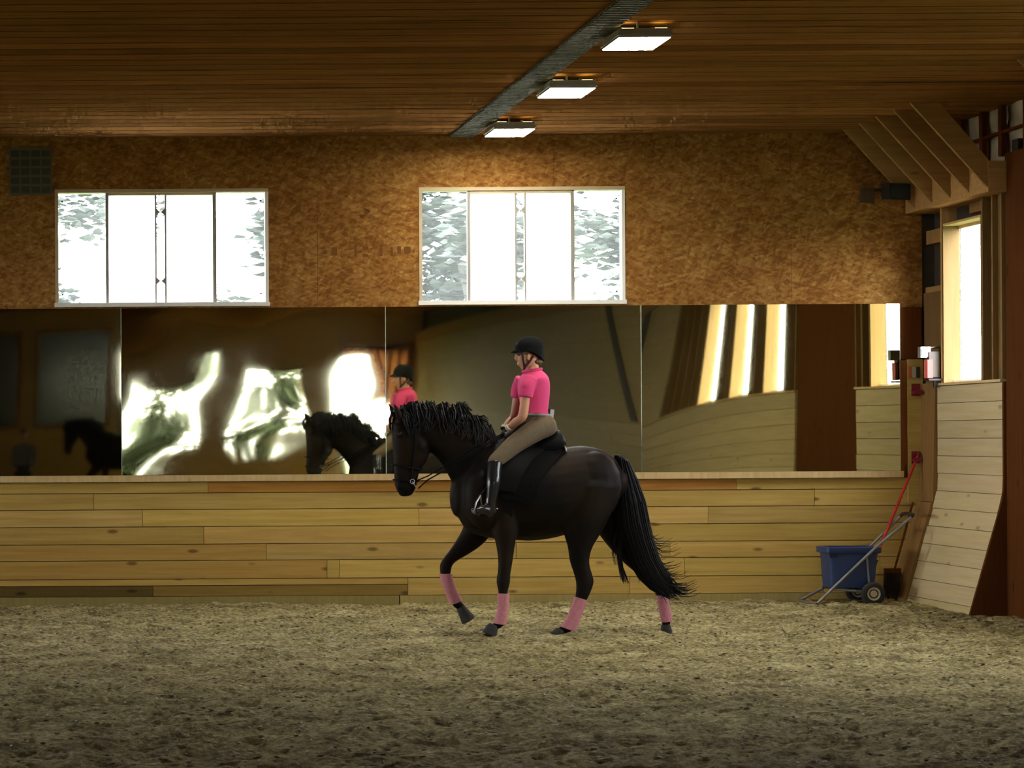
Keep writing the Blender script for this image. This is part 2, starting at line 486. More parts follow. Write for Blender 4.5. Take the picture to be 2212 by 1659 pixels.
holes = [(W1[0], W1[1], ZW0, ZW1), (W2[0], W2[1], ZW0, ZW1)]
wall_back = tag(wall_with_holes('wall_back', XL, XR + .4, -.1, ZC + .1, holes, YB + .012, YB + .2, M['sheath']), 'back wall of strand board above mirrors and pine kickboards', None, kind='structure')
seams = [XL, -7.24, -4.80, -2.36, .08, 2.52, 4.96, 7.40, XR + .02]
for a, b in zip(seams[:-1], seams[1:]):
    wall_with_holes('strand_board_sheet', a + .0015, b - .0015, 3.02, ZC, holes, YB - .002, YB + .012, M['osb'], wall_back)
box('mirror_backing', (XL, YB - .01, 1.2), (XR, YB + .012, 3.02), M['sheath'], wall_back)

rows = [  # z0, z1, joints (px at the wall), tints
    (1.152, 1.268, [450, 1010, 1592]), (.983, 1.150, [203, 1180, 1760]), (.806, .981, [308, 905, 1530]), (.626, .804, [440, 1250]),
    (.458, .624, [575, 1115, 1447]), (.268, .456, [706, 733, 1478, 1900])]
YK = YB - .045
rk = random.Random(11)
XK1 = P(1990, 1150, YK).x


def kplank(z0, z1, px0, px1, col):
    a = P(px0, 1150, YK).x if px0 > -1500 else XL
    b = P(px1, 1150, YK).x if px1 < 1980 else XK1
    box('plank', (a + .002, YK + rk.uniform(-.003, .003), z0 + .0025), (b - .002, YB - .012, z1 - .0025), M['kick'], wall_back, col)


for ri, (z0, z1, js) in enumerate(rows):
    ed = [-2000, -420] + js + [2000]
    for si, (a, b) in enumerate(zip(ed[:-1], ed[1:])):
        t = rk.uniform(.82, 1.08); c = (t, t * rk.uniform(.92, 1.0), t * rk.uniform(.82, 1.0))
        if ri == 0 and a == 450: c = (.86, .62, .42)
        if ri == 0 and a == 1010: c = (.95, .68, .55)
        if ri == 4 and a < 440: c = (.78, .68, .55)
        if ri in (4, 5) and -500 < a < 500: c = (.84, .74, .62)
        kplank(z0, z1, a, b, c)
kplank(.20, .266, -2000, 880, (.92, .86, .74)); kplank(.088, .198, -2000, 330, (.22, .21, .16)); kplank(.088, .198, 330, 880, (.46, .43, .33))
kplank(.088, .266, 880, 1360, (.95, .92, .85)); kplank(.088, .266, 1360, 2000, (1.0, .96, .9))
box('ledge', (XL, YB - .11, 1.270), (P(1952, 1020, YB - .1).x, YB - .012, 1.336), M['cream'], wall_back, (.80, .78, .72))
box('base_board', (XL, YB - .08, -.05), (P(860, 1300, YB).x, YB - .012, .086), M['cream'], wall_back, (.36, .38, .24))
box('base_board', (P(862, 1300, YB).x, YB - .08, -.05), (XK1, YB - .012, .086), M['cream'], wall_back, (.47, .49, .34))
# boards beside the corner, right of the mirrors
box('corner_trim', (P(1941, 900, YB).x, YB - .06, 1.27), (P(1955, 900, YB).x, YB - .008, 2.47), M['brown'], wall_back, (1.5, 1.4, 1.3))
box('corner_board', (P(1956, 900, YB).x, YB - .075, 1.0), (P(1989, 900, YB).x, YB - .008, 2.48), M['kick'], wall_back, (.9, .9, .85))
box('strand_board_patch', (P(1926, 900, YB).x, YB - .03, 2.48), (XR, YB - .008, 3.02), M['brown'], wall_back, (1.1, 1.0, 1.0))
box('ground_plank', (P(1735, 1300, YB).x, YB - .34, -.02), (8.33, YB - .09, .035), M['kick'], wall_back, (.72, .62, .5))

# ------------------------------------------------------------------ windows in the back wall
def back_window(n, x0, x1, label):
    w = tag(box('window_%d' % n, (x0, YB + .15, ZW1 - .03), (x1, YB + .2, ZW1), M['white']), label, None, kind='structure')
    W = x1 - x0; fx = lambda f: x0 + W * f
    ya, yb = YB + .03, YB + .10
    box('frame_head', (x0, YB - .01, ZW1 - .035), (x1, yb, ZW1), M['beige'], w)
    box('frame_jamb', (x0, YB - .01, ZW0 + .03), (fx(.016), yb, ZW1 - .035), M['beige'], w)
    box('frame_jamb', (fx(.984), YB - .01, ZW0 + .03), (x1, yb, ZW1 - .035), M['white'], w)
    box('sill', (x0 - .01, YB - .03, ZW0 - .012), (x1 + .01, YB + .2, ZW0 + .03), M['white'], w)
    box('panel_rail', (fx(.25), YB + .015, ZW1 - .062), (fx(.745), YB + .05, ZW1 - .035), M['beige'], w)
    for a, b in ((.016, .238), (.757, .984)):
        box('pane', (fx(a), YB + .070, ZW0 + .03), (fx(b), YB + .076, ZW1 - .035), M['glass'], w)
        for sx in (a + .018, b - .018):
            for sz in (ZW0 + .12, ZW1 - .12):
                if (a < .5) == (sx < (a + b) / 2):
                    MB().lathe([(.001, -.012), (.011, -.008), (.011, .02)], (fx(sx), YB + .066, sz), (0, 1, 0), 10).build('screw', M['black'], w)
    for a, b in ((.25, .469), (.52, .740)):
        p = box('milky_panel', (fx(a), YB + .028, ZW0 + .03), (fx(b), YB + .034, ZW1 - .062), M['frost'], w)
    for a, b in ((.237, .251), (.469, .4765), (.5145, .522), (.740, .757)):
        box('stile', (fx(a), YB + .02, ZW0 + .03), (fx(b), YB + .065, ZW1 - .035), M['greyframe'], w)
    box('slot_pane', (fx(.4765), YB + .070, ZW0 + .03), (fx(.5145), YB + .076, ZW1 - .035), M['glass'], w)
    for zc in (ZW1 - .235, ZW0 + .255):
        for a, s in ((.4765, 1), (.5145, -1)):
            X = fx(a)
            MB().prism([(X, YB + .02, zc - .035), (X + s * .034, YB + .02, zc - .003), (X + s * .034, YB + .02, zc + .003), (X, YB + .02, zc + .035)], (0, .03, 0)).build('clip', M['greyframe'], w)
    return w


back_window(1, W1[0], W1[1], 'wide four-part window in the back wall beside the grey vent')
back_window(2, W2[0], W2[1], 'wide four-part window in the back wall above the rider')


def portal(loc, rot, sx, sy):
    l = bpy.data.lights.new('daylight_portal', 'AREA'); l.shape = 'RECTANGLE'; l.size = sx; l.size_y = sy
    l.cycles.is_portal = True
    o = bpy.data.objects.new('daylight_portal', l); COL.objects.link(o); o.location = loc; o.rotation_euler = rot


for w in (W1, W2):
    portal(((w[0] + w[1]) / 2, YB + .25, (ZW0 + ZW1) / 2), (-math.pi / 2, 0, 0), w[1] - w[0], ZW1 - ZW0)

# ------------------------------------------------------------------ right wall
RW = [(24.03, 25.10), (19.75, 20.65), (18.15, 19.05), (16.55, 17.45)]
ZR0, ZR1 = 2.20, 3.82


def wall_with_holes_y(name, y0, y1, z0, z1, holes, x0, x1, mat, parent=None):
    mb = MB(); c = y0
    for a, b, p, q in sorted(holes):
        if a > c: mb.box((x0, c, z0), (x1, a, z1))
        if p > z0: mb.box((x0, a, z0), (x1, b, p))
        if q < z1: mb.box((x0, a, q), (x1, b, z1))
        c = b
    if c < y1: mb.box((x0, c, z0), (x1, y1, z1))
    return mb.build(name, mat, parent)


wall_right = tag(wall_with_holes_y('wall_right', YR, YB + .2, -.1, ZC + .1, [(a, b, ZR0, ZR1) for a, b in RW], XR + .15, XR + .19, M['sheath']),
                 'side wall with pine kickboards, open studs and tall narrow windows', None, kind='structure')


def prof(z):
    d = 1.14 - z
    if d <= -.12: return 0.0
    if d < .12: return -.33 / 1.14 * (d + .12) ** 2 / .48
    return -.33 / 1.14 * d


def yplank(name, z0, z1, y0, y1, mat, col, off=0.0, th=.03, parent=None):
    a, b = XR + prof(z0) + off, XR + prof(z1) + off
    o = MB().prism([(a, y0, z0), (a + th, y0, z0), (b + th, y0, z1), (b, y0, z1)], (0, y1 - y0, 0)).build(name, mat, parent or wall_right)
    o.color = (*col, 1)
    return o


zs = [0.0, .085] + [.085 + (2.2 - .085) * i / 12 for i in range(1, 13)]
rr = random.Random(5)
for i, (a, b) in enumerate(zip(zs[:-1], zs[1:])):
    t = rr.uniform(.93, 1.05); c = (t, t * rr.uniform(.97, 1), t * rr.uniform(.93, 1.02))
    yplank('plank', a - (.06 if i == 0 else 0), b - .005, 23.5 + .002, 25.28 - .002, M['kick_y'], (.86, .88, .74) if i == 0 else c, rr.uniform(-.004, .004))
    yy = [YR, -6.5, -1.0, 4.6, 10.2, 15.7, 21.18]
    for p, q in zip(yy[:-1], yy[1:]):
        t = rr.uniform(.80, .95)
        yplank('plank', a - (.06 if i == 0 else 0), b - .004, p + .002, q - .002, M['kick_y'], (t, t * .96, t * .86), rr.uniform(-.004, .004))
# brown corner post that follows the kickboard's profile
for a, b in ((-.06, 1.02), (1.025, 2.23)):
    yplank('corner_post', a, b, 25.285, YB - .01, M['stud'], (.50, .42, .32), -.03 if a < 0 else -.015, .06)
# brown end of the kickboards and the stained plywood beside it
poly = [(XR + prof(z) - .004, 23.46, z) for z in (-.06, .3, .6, .9, 1.02, 1.1, 1.18, 1.3, 2.2)] + [(XR + .12, 23.46, 2.2), (XR + .12, 23.46, -.06)]
MB().prism(poly, (0, .038, 0)).build('kickboard_end', M['brown'], wall_right)
box('stained_panel', (XR + .02, 21.2, -.06), (XR + .1, 23.458, 4.34), M['brown'], wall_right)
box('gap_block', (XR + .01, 23.1, 4.34), (XR + .1, 23.25, 4.44), M['black'], wall_right)
box('sill_board', (XR - .02, 23.5, 2.2), (XR + .15, 25.28, 2.225), M['cream'], wall_right)
box('sill_board', (XR - .02, YR, 2.2), (XR + .15, 21.18, 2.225), M['cream'], wall_right, (.7, .66, .55))
# studs, blocking
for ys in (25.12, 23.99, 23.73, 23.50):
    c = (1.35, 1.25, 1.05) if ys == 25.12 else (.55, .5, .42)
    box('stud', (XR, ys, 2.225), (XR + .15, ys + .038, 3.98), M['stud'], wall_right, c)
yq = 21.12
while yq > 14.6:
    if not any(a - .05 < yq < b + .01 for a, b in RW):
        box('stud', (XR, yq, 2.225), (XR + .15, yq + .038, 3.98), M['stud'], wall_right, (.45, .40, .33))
    yq -= .46
box('blocking', (XR + .06, 25.16, 3.66), (XR + .15, YB - .01, 3.80), M['stud'], wall_right, (.75, .66, .55))
box('blocking', (XR + .10, 24.07, 3.88), (XR + .15, 24.62, 3.98), M['stud'], wall_right, (.6, .5, .4))
box('infill_panel', (XR + .03, 25.16, 2.225), (XR + .06, YB - .01, 3.16), M['stud'], wall_right, (.38, .33, .28))
box('blocking', (XR + .05, 25.16, 3.16), (XR + .15, YB - .01, 3.22), M['stud'], wall_right, (.75, .66, .55))
box('infill_panel', (XR + .05, 23.54, 2.225), (XR + .08, 23.73, 3.98), M['stud'], wall_right, (.42, .38, .30))
# top plate and the 45-degree braces
box('top_plate', (XR - .15, 23.42, 3.98), (XR + .15, YB - .004, 4.27), M['brace'], wall_right, (1.15, 1.15, 1.15))
box('top_plate', (XR - .05, YR, 3.98), (XR + .15, 21.15, 4.27), M['brace'], wall_right, (.9, .9, .9))
for yb in (25.47, 24.95, 24.43, 23.92, 23.43, 20.75, 20.2, 19.6):
    A, B = (XR - .15, 4.02), (7.84, ZC + .02)
    pl = [(A[0], yb, A[1]), (B[0], yb, B[1]), (B[0] + .27, yb, B[1]), (A[0] + .12, yb, A[1] + .13), (A[0] + .12, yb, A[1])]
    o = MB().prism(pl, (0, .04, 0)).build('brace', M['brace'], wall_right)
    t = rr.uniform(.85, 1.1); o.color = (t, t, t * .95, 1)
for i in range(10):
    z = 2.225 + i * .1755
    box('plank', (XR - .01, YR, z), (XR + .02, 14.55, z + .172), M['kick_y'], wall_right, (.80, .74, .62))
box('dark_post', (XR - .03, 12.0, 2.225), (XR + .02, 12.4, 3.98), M['sheath'], wall_right)
# plastic vapour barrier with battens above the stained panel
vb = []; vf = []
n1, n2 = 56, 8
for i in range(n1 + 1):
    for j in range(n2 + 1):
        yv, zv = 20.9 + 4.85 * i / n1, 4.25 + .58 * j / n2
        vb.append((XR + .13 + .03 * mnoise.noise(Vector((yv * 4, zv * 5, 1))), yv, zv))
for i in range(n1):
    for j in range(n2):
        a = i * (n2 + 1) + j; vf.append((a, a + 1, a + n2 + 2, a + n2 + 1))
mesh_obj('vapour_sheet', vb, vf, M['plastic_sheet'], wall_right, True)
for yv in (21.3, 21.9, 22.5, 23.0, 23.62, 24.12, 24.7, 25.2):
    box('batten', (XR + .05, yv, 4.34), (XR + .10, yv + .09, ZC), M['brown'], wall_right, (1.3, 1.2, 1.1))
box('batten', (XR + .05, 20.9, 4.55), (XR + .09, 25.7, 4.575), M['brown'], wall_right, (1.3, 1.2, 1.1))


def side_window(n, y0, y1, label):
    w = tag(box('window_%d' % n, (XR + .15, y0, ZR1 - .05), (XR + .19, y1, ZR1), M['cream']), label, None, kind='structure')
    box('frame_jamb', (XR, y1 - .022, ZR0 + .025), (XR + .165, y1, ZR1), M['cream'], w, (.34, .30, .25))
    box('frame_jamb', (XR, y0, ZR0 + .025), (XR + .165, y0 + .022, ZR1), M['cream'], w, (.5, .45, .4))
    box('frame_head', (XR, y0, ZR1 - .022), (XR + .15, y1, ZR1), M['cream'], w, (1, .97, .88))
    box('sill', (XR + .1, y0 + .02, ZR0 + .02), (XR + .23, y1 - .02, ZR0 + .05), M['white'], w)
    box('pane', (XR + .166, y0 + .02, ZR0 + .05), (XR + .170, y1 - .02, ZR1 - .05), M['glass'], w)
    for t in (.5,):
        box('glazing_bar', (XR + .155, y0 + (y1 - y0) * t, ZR0 + .05), (XR + .175, y0 + (y1 - y0) * t + .012, ZR1 - .05), M['white'], w)
    portal((XR + .25, (y0 + y1) / 2, (ZR0 + ZR1) / 2), (0, math.pi / 2, 0), ZR1 - ZR0, y1 - y0)


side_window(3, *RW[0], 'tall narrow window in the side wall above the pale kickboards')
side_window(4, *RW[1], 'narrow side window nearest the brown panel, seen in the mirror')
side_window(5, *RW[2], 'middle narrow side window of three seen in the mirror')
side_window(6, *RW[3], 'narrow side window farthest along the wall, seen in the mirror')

# ------------------------------------------------------------------ rear wall (seen in the mirrors) and unseen left wall
RO = [(1.35, 3.4, 1.45, 3.7), (4.2, 5.9, 1.5, 3.5), (6.7, 8.6, -.05, 3.9)]
wall_rear = tag(wall_with_holes('wall_rear', XL, XR + .4, -.1, ZC + .1, RO, YR - .2, YR, M['rear']), 'pine boarded rear wall seen in the mirrors', None, kind='structure')
for a, b, p, q in RO:
    portal(((a + b) / 2, YR - .25, (p + q) / 2), (math.pi / 2, 0, 0), b - a, q - p)
LO = [(17.3, 19.0, 1.9, 3.9), (20.0, 22.0, 1.7, 3.9), (22.9, 24.9, 1.7, 3.9)]  # unseen openings, added to let daylight onto the far end
wall_left = tag(wall_with_holes_y('wall_left', YR, YB + .2, -.1, ZC + .1, LO, XL - .2, XL, M['rear']), 'pine boarded far side wall with unseen openings added for daylight', None, kind='structure')
for a, b, p, q in LO:
    portal((XL - .25, (a + b) / 2, (p + q) / 2), (0, -math.pi / 2, 0), q - p, b - a)
for i, (a, b, p, q) in enumerate(RO):
    t = thing('trim_%d' % (i + 1), ('timber casing round the crooked mirrored opening', 'timber casing round the smaller mirrored opening', 'timber casing round the mirrored doorway with the orange gate')[i], None, (a, YR, p), kind='structure')
    box('casing', (a - .1, YR, p), (a, YR + .03, q + .1), M['stud'], t, (.6, .55, .45)); box('casing', (b, YR, p), (b + .1, YR + .03, q + .1), M['stud'], t, (.6, .55, .45))
    box('casing', (a, YR, q), (b, YR + .03, q + .1), M['stud'], t, (.6, .55, .45))
M['orange'] = glass_mat('orange_plastic', clear=.0, veil=(.055, .018, .005), gloss=.02)
gate = thing('slatted_gate', 'orange plastic gate with dark upright slats in the rear doorway, seen mirrored', 'gate', (7.6, YR + .1, 2.0))
mesh_obj('sheet', [(7.4, YR + .05, 2.5), (8.68, YR + .05, 2.5), (8.68, YR + .05, 3.95), (7.4, YR + .05, 3.95)], [(0, 1, 2, 3)], M['orange'], gate); mesh_obj('header_sheet', [(6.68, YR + .05, 3.55), (7.4, YR + .05, 3.55), (7.4, YR + .05, 3.95), (6.68, YR + .05, 3.95)], [(0, 1, 2, 3)], M['orange'], gate)
for i in range(5):
    box('slat', (7.44 + i * .27, YR + .075, 1.2), (7.53 + i * .27, YR + .11, 4.0), M['brown'], gate)
box('rail', (7.4, YR + .075, 3.9), (8.68, YR + .12, 4.05), M['brown'], gate)
box('rail', (7.4, YR + .075, 1.1), (8.68, YR + .12, 1.2), M['brown'], gate)
M['viewglass'] = plain('dim_lounge_glass', (.06, .075, .06), .15)
for i, (a, b) in enumerate(((-3.0, -1.3), (-.75, .95))):
    w = tag(box('window_%d' % (7 + i), (a, YR, 1.9), (b, YR + .02, 4.2), M['viewglass']), ('dim lounge window at the edge of the mirror view', 'dim lounge window beside the mirrored doorway')[i], None, kind='structure')
    for (p, q, r, s) in ((a - .1, a, 1.8, 4.3), (b, b + .1, 1.8, 4.3), (a, b, 4.2, 4.3), (a, b, 1.8, 1.9)):
        box('frame', (p, YR, r), (q, YR + .06, s), M['stud'], w, (.6, .5, .4))
# ------------------------------------------------------------------ mirrors
def mirror_mat():
    m, nt, b = nodes_of('mirror'); 
    b.inputs['Base Color'].default_value = (.62, .60, .40, 1); b.inputs['Metallic'].default_value = 1; b.inputs['Roughness'].default_value = .025
    return m


M['mirror'] = mirror_mat()
M['mirror_edge'] = plain('mirror_edge', (.45, .5, .42), .3)
ZM0, ZM1 = 1.338, 3.055


def mirror(px0, px1, label, warp):
    x0 = P(px0, 840, YB).x + .003; x1 = P(px1, 840, YB).x - .003
    nx, nz = 48, 30; v = []; f = []
    for j in range(nz + 1):
        for i in range(nx + 1):
            u, w = i / nx, j / nz
            X, Z = x0 + (x1 - x0) * u, ZM0 + (ZM1 - ZM0) * w
            v.append((X, YB - .052 - warp(u * 2 - 1, w * 2 - 1), Z))
    for j in range(nz):
        for i in range(nx):
            a = j * (nx + 1) + i; f.append((a, a + 1, a + nx + 2, a + nx + 1))
    root = thing('mirror', label, 'mirror', (x0, YB - .05, ZM0), 'wall mirrors above the kickboards')
    mesh_obj('reflecting_sheet', v, f, M['mirror'], root, True)
    box('edge_strip', (x1, YB - .056, ZM0), (x1 + .006, YB - .012, ZM1), M['mirror_edge'], root)
    box('back_sheet', (x0, YB - .03, ZM0), (x1, YB - .011, ZM1), M['mirror_edge'], root)
    return root


S = math.sin
mirror(-900, 262, 'mirror panel at the far end below the wide window and vent', lambda a, b: .002 * S(3 * a + 1) + .003 * a * b)
mirror(262, 832, 'rippled mirror panel reflecting a crooked bright doorway and the horse', lambda a, b: .009 * a * b * (1 - a) * .5 + .0005 * S(6 * a + 4 * b) + .0002 * S(11 * b - 4 * a))
mirror(832, 1383, 'mirror panel behind the rider reflecting the plain side wall', lambda a, b: -.010 * a * b * (1 + a) * .5 + .0006 * S(4 * a))
mirror(1383, 1941, 'mirror panel nearest the corner reflecting the narrow bright windows', lambda a, b: .0115 * a * b * ((1 - a) * .5) + .0004 * S(5 * b))

# ------------------------------------------------------------------ ceiling lights
M['lampface'] = plain('lamp_diffuser', (.9, .88, .8), .4, emit=((1.0, .93, .76), LAMP))
M['lampwarm'] = plain('lamp_uplight', (.9, .8, .4), .4, emit=((1.0, .78, .30), 7.0))
M['housing'] = plain('lamp_housing', (.34, .33, .28), .45, .3)


def ceiling_light(y, label):
    x = 4.30; z = 4.70
    r = thing('ceiling_light', label, 'light', (x, y + .3, z), 'row of flat ceiling lights')
    w, d = .195, .30; c = y + .3
    mb = MB()
    mb.box((x - w, c - d, z), (x + w, c + d, z + .014)).box((x - w - .012, c - d - .012, z + .014), (x + w + .012, c + d + .012, z + .030)).box((x - w, c - d, z + .030), (x + w, c + d, z + .068))
    mb.build('housing', M['housing'], r)
    box('diffuser', (x - w + .004, c - d + .004, z - .006), (x + w - .004, c + d - .004, z - .001), M['lampface'], r)
    for sx in (-.11, .12):
        box('hanger', (x + sx - .012, c - .02, z + .068), (x + sx + .012, c + .02, ZC), M['housing'], r)
    for sx in (-.17, .08):
        box('uplight_slot', (x + sx, c - d + .01, z + .0685), (x + sx + .09, c - d + .09, z + .0715), M['lampwarm'], r)
    MB().tube([(x - .05, c - d + .02, z + .068), (x - .05, c - d + .02, ZC)], .008).build('bolt', M['galv'], r)


ceiling_light(18.75, 'flat square ceiling light nearest the viewer, largest of the row of three')
ceiling_light(21.45, 'flat square ceiling light in the middle of the row of three')
ceiling_light(24.28, 'flat square ceiling light closest to the back wall')

# ------------------------------------------------------------------ vent, loudspeaker
a, b = P(22, 420, YB - .01), P(110, 322, YB - .01)
vt = thing('vent_grille', 'dark grey square vent grille high on the strand board', 'vent', (a.x, a.y, a.z))
box('back_plate', (a.x, YB - .012, a.z), (b.x, YB - .003, b.z), M['ventgrey'], vt)
M['ventlight'] = plain('vent_bar', (.10, .09, .06), .6)
for i in range(6):
    z = a.z + (b.z - a.z) * i / 5
    box('louver', (a.x, YB - .03, z - .012), (b.x, YB - .012, z + .012), M['ventlight'], vt)
for i in range(5):
    x = a.x + (b.x - a.x) * i / 4
    box('bar', (x - .009, YB - .034, a.z - .01), (x + .009, YB - .03, b.z + .01), M['ventlight'], vt)
sp = P(1932, 415, 25.5)
t = thing('loudspeaker', 'black loudspeaker bracketed high in the corner by the braces', 'speaker', (sp.x, 25.5, sp.z))
mb = MB(); R = Matrix.Rotation(.35, 3, 'Z')
mb.prism([R @ Vector(p) + sp for p in ((-.13, -.09, -.085), (.13, -.09, -.085), (.09, .09, -.07), (-.09, .09, -.07))], (0, 0, .165)).build('cabinet', M['black'], t)
M['grille'] = plain('speaker_cloth', (.02, .02, .02), .9, bump=.3, nscale=300)
MB().box((-.115, -.098, -.07), (.115, -.088, .07), R, sp).build('grille', M['grille'], t)
MB().tube([sp + R @ Vector((0, .08, 0)), sp + Vector((.03, .16, 0)), (sp.x + .05, YB - .003, sp.z)], .012).build('bracket', M['black'], t)
MB().box((-.05, -.006, -.05), (.05, .0, .05), None, (sp.x + .05, YB - .003, sp.z)).build('wall_plate', M['black'], t)
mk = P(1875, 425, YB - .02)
t = thing('speaker_shadow', 'dark brown block standing in for the shadow beside the loudspeaker', 'box', (mk.x, YB - .03, mk.z))
box('case', (mk.x - .08, YB - .05, mk.z - .06), (mk.x + .06, YB - .003, mk.z + .09), plain('shadow_brown', (.07, .035, .014), .8), t)  # soft shadow beside the loudspeaker, modelled as a dark brown block
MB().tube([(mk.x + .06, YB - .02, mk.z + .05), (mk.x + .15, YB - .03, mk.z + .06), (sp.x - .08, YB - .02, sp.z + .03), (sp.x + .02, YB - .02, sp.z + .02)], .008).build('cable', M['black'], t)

# ------------------------------------------------------------------ fittings in the corner
c0 = P(1997, 761, 25.25); X0 = XR - .005
t = thing('junction_box', 'small silver metal junction box on the corner stud', 'box', (c0.x, 25.25, c0.z))
box('case', (c0.x - .055, 25.2, c0.z - .055), (c0.x + .045, 25.29, c0.z + .055), M['galv'], t)
box('cover', (c0.x - .045, 25.19, c0.z - .045), (c0.x + .035, 25.2, c0.z + .03), plain('bright_steel', (.75, .77, .76), .3, .6), t)
MB().tube([(c0.x + .04, 25.25, c0.z + .04), (c0.x + .13, 25.26, c0.z + .055), (c0.x + .2, 25.27, c0.z + .05)], .012).build('conduit', M['galv'], t)
c1 = P(2010, 790, 25.22)
t = thing('switch_box', 'grey electrical switch box with a pink label, under the silver junction box', 'box', (c1.x, 25.22, c1.z))
box('case', (c1.x - .03, 25.17, c1.z - .115), (c1.x + .075, 25.28, c1.z + .14), plain('box_grey', (.13, .11, .10), .5), t)
box('label_plate', (c1.x - .05, 25.16, c1.z - .125), (c1.x + .002, 25.27, c1.z + .06), plain('pink_label', (.72, .14, .13), .5), t)
c2 = P(2012, 818, 25.22)
t = thing('corner_shelf', 'small dark shelf under the switch box', 'shelf', (c2.x, 25.22, c2.z))
box('board', (c2.x - .06, 25.12, c2.z - .02), (c2.x + .09, 25.30, c2.z - .003), M['black'], t)
box('support', (c2.x + .02, 25.2, c2.z - .09), (c2.x + .05, 25.24, c2.z - .02), M['black'], t)
t = thing('striped_card', 'small card with orange, white and black stripes on the corner board', 'card', tuple(P(1975, 805, YB - .08)))
for (p, q, m) in ((1962, 1970, plain('card_orange', (.42, .10, .03), .6)), (1970, 1979, plain('card_white', (.36, .34, .27), .6)), (1979, 1987, plain('card_black', (.03, .025, .02), .6))):
    A, B = P(p, 816, YB - .08), P(q, 793, YB - .08)
    box('stripe', (A.x, YB - .082, A.z), (B.x, YB - .0755, B.z), m, t)
for yy, lb in ((842, 'dark red tool hanger high on the corner board'), (988, 'dark red tool hanger low on the corner board, holding the red shaft')):
    A, B = P(1969, yy + 13, YB - .08), P(1987, yy - 13, YB - .08)
    t = thing('tool_hanger', lb, 'hanger', ((A.x + B.x) / 2, YB - .08, A.z), 'red tool hangers')
    box('back_plate', (A.x, YB - .085, A.z), (B.x, YB - .0755, B.z), M['darkred'], t)
    for s in (.2, .8):
        x = A.x + (B.x - A.x) * s
        box('prong', (x - .012, YB - .15, A.z + .02), (x + .012, YB - .085, A.z + .045), M['darkred'], t)
    box('lip', (A.x, YB - .16, A.z + .02), (B.x, YB - .15, A.z + .06), M['darkred'], t)

# ------------------------------------------------------------------ muck cart
yn, yf = 25.02, 25.42
cart = thing('hand_cart', 'two-wheeled steel cart with black rubber tyres holding the blue tub', 'cart', (8.0, 25.2, .02))
M['steel'] = plain('dull_steel', (.23, .23, .23), .45, .6)
M['tyre'] = plain('rubber', (.014, .013, .012), .8)
M['hub'] = plain('cream_hub', (.40, .34, .22), .5)
near = [P(1766, 1303, yn), P(1800, 1270, yn), P(1890, 1184, yn), P(1935, 1146, yn), P(1968, 1117, yn)]
farr = [P(1766, 1303, yn) + Vector((-.07, yf - yn, 0)), P(1782, 1268, yf), P(1880, 1180, yf), P(1920, 1140, yf), P(1946, 1114, yf)]
MB().tube(near, .015).build('rail', M['steel'], cart, True)
MB().tube(farr, .015).build('rail', M['steel'], cart, True)
MB().tube([near[-1], P(1972, 1112, 25.08), P(1962, 1109, 25.2), P(1950, 1110, 25.36), farr[-1]], .018).build('handle_bar', M['black'], cart, True)
MB().tube([near[0], (near[0] + farr[0]) / 2 + Vector((-.03, 0, 0)), farr[0]], .014).build('toe_bar', M['steel'], cart, True)
MB().tube([farr[1] + Vector((-.03, 0, -.05)), P(1778, 1262, yf), P(1786, 1259, yf), P(1800, 1268, 25.2)], .014).build('toe_loop', M['steel'], cart, True)
for yy in (yn + .02, yf - .02):
    MB().tube([P(1800, 1273, yn) + Vector((0, yy - yn, 0)), P(1885, 1280, yn) + Vector((0, yy - yn, 0))], .012).build('base_rail', M['steel'], cart)
    MB().tube([P(1874, 1205, yn) + Vector((0, yy - yn, 0)), P(1880, 1277, yn) + Vector((0, yy - yn, 0))], .011).build('strut', M['steel'], cart)
ax = P(1883, 1282, 24.98)
MB().tube([(ax.x, 24.95, ax.z), (ax.x, 25.5, ax.z)], .012).build('axle', M['steel'], cart)
for yw in (24.94, 25.44):
    mb = MB(); R0, r0 = .118, .038
    prof_t = [(R0 - .055, -.028), (R0 - .02, -.036), (R0 - .004, -.024), (R0, 0), (R0 - .004, .024), (R0 - .02, .036), (R0 - .055, .028)]
    wheel = mb.lathe(prof_t, (ax.x, yw, ax.z), (0, 1, 0), 28).build('wheel', M['tyre'], cart, True)
    MB().lathe([(.012, -.035), (.03, -.036), (.036, -.026), (.058, -.030), (.066, -.034), (.066, .034), (.01, .034)], (ax.x, yw, ax.z), (0, 1, 0), 24).build('hub', M['hub'], wheel, True)

M['blue'] = plain('blue_plastic', (.014, .036, .125), .45)
tub = thing('blue_tub', 'blue plastic tub with a thick rim sitting on the cart', 'tub', (8.0, 25.2, .18))


def rect_ring(px0, px1, py, y0, y1, yref=25.05):
    A, B = P(px0, py, yref), P(px1, py, yref)
    r = .035; pts = []
    for cx, cy, s in ((B.x - r, y1 - r, 0), (A.x + r, y1 - r, 1), (A.x + r, y0 + r, 2), (B.x - r, y0 + r, 3)):
        for k in range(5):
            w = math.pi / 2 * (s + k / 4)
            pts.append(Vector((cx + r * math.cos(w), cy + r * math.sin(w), A.z)))
    return pts


def rings(rs, caps=(True, True)):
    n = len(rs[0]); v = [p for r in rs for p in r]
    f = [(i * n + k, i * n + (k + 1) % n, (i + 1) * n + (k + 1) % n, (i + 1) * n + k) for i in range(len(rs) - 1) for k in range(n)]
    if caps[0]: f.append(tuple(range(n))[::-1])
    if caps[1]: f.append(tuple(range((len(rs) - 1) * n, len(rs) * n)))
    return v, f


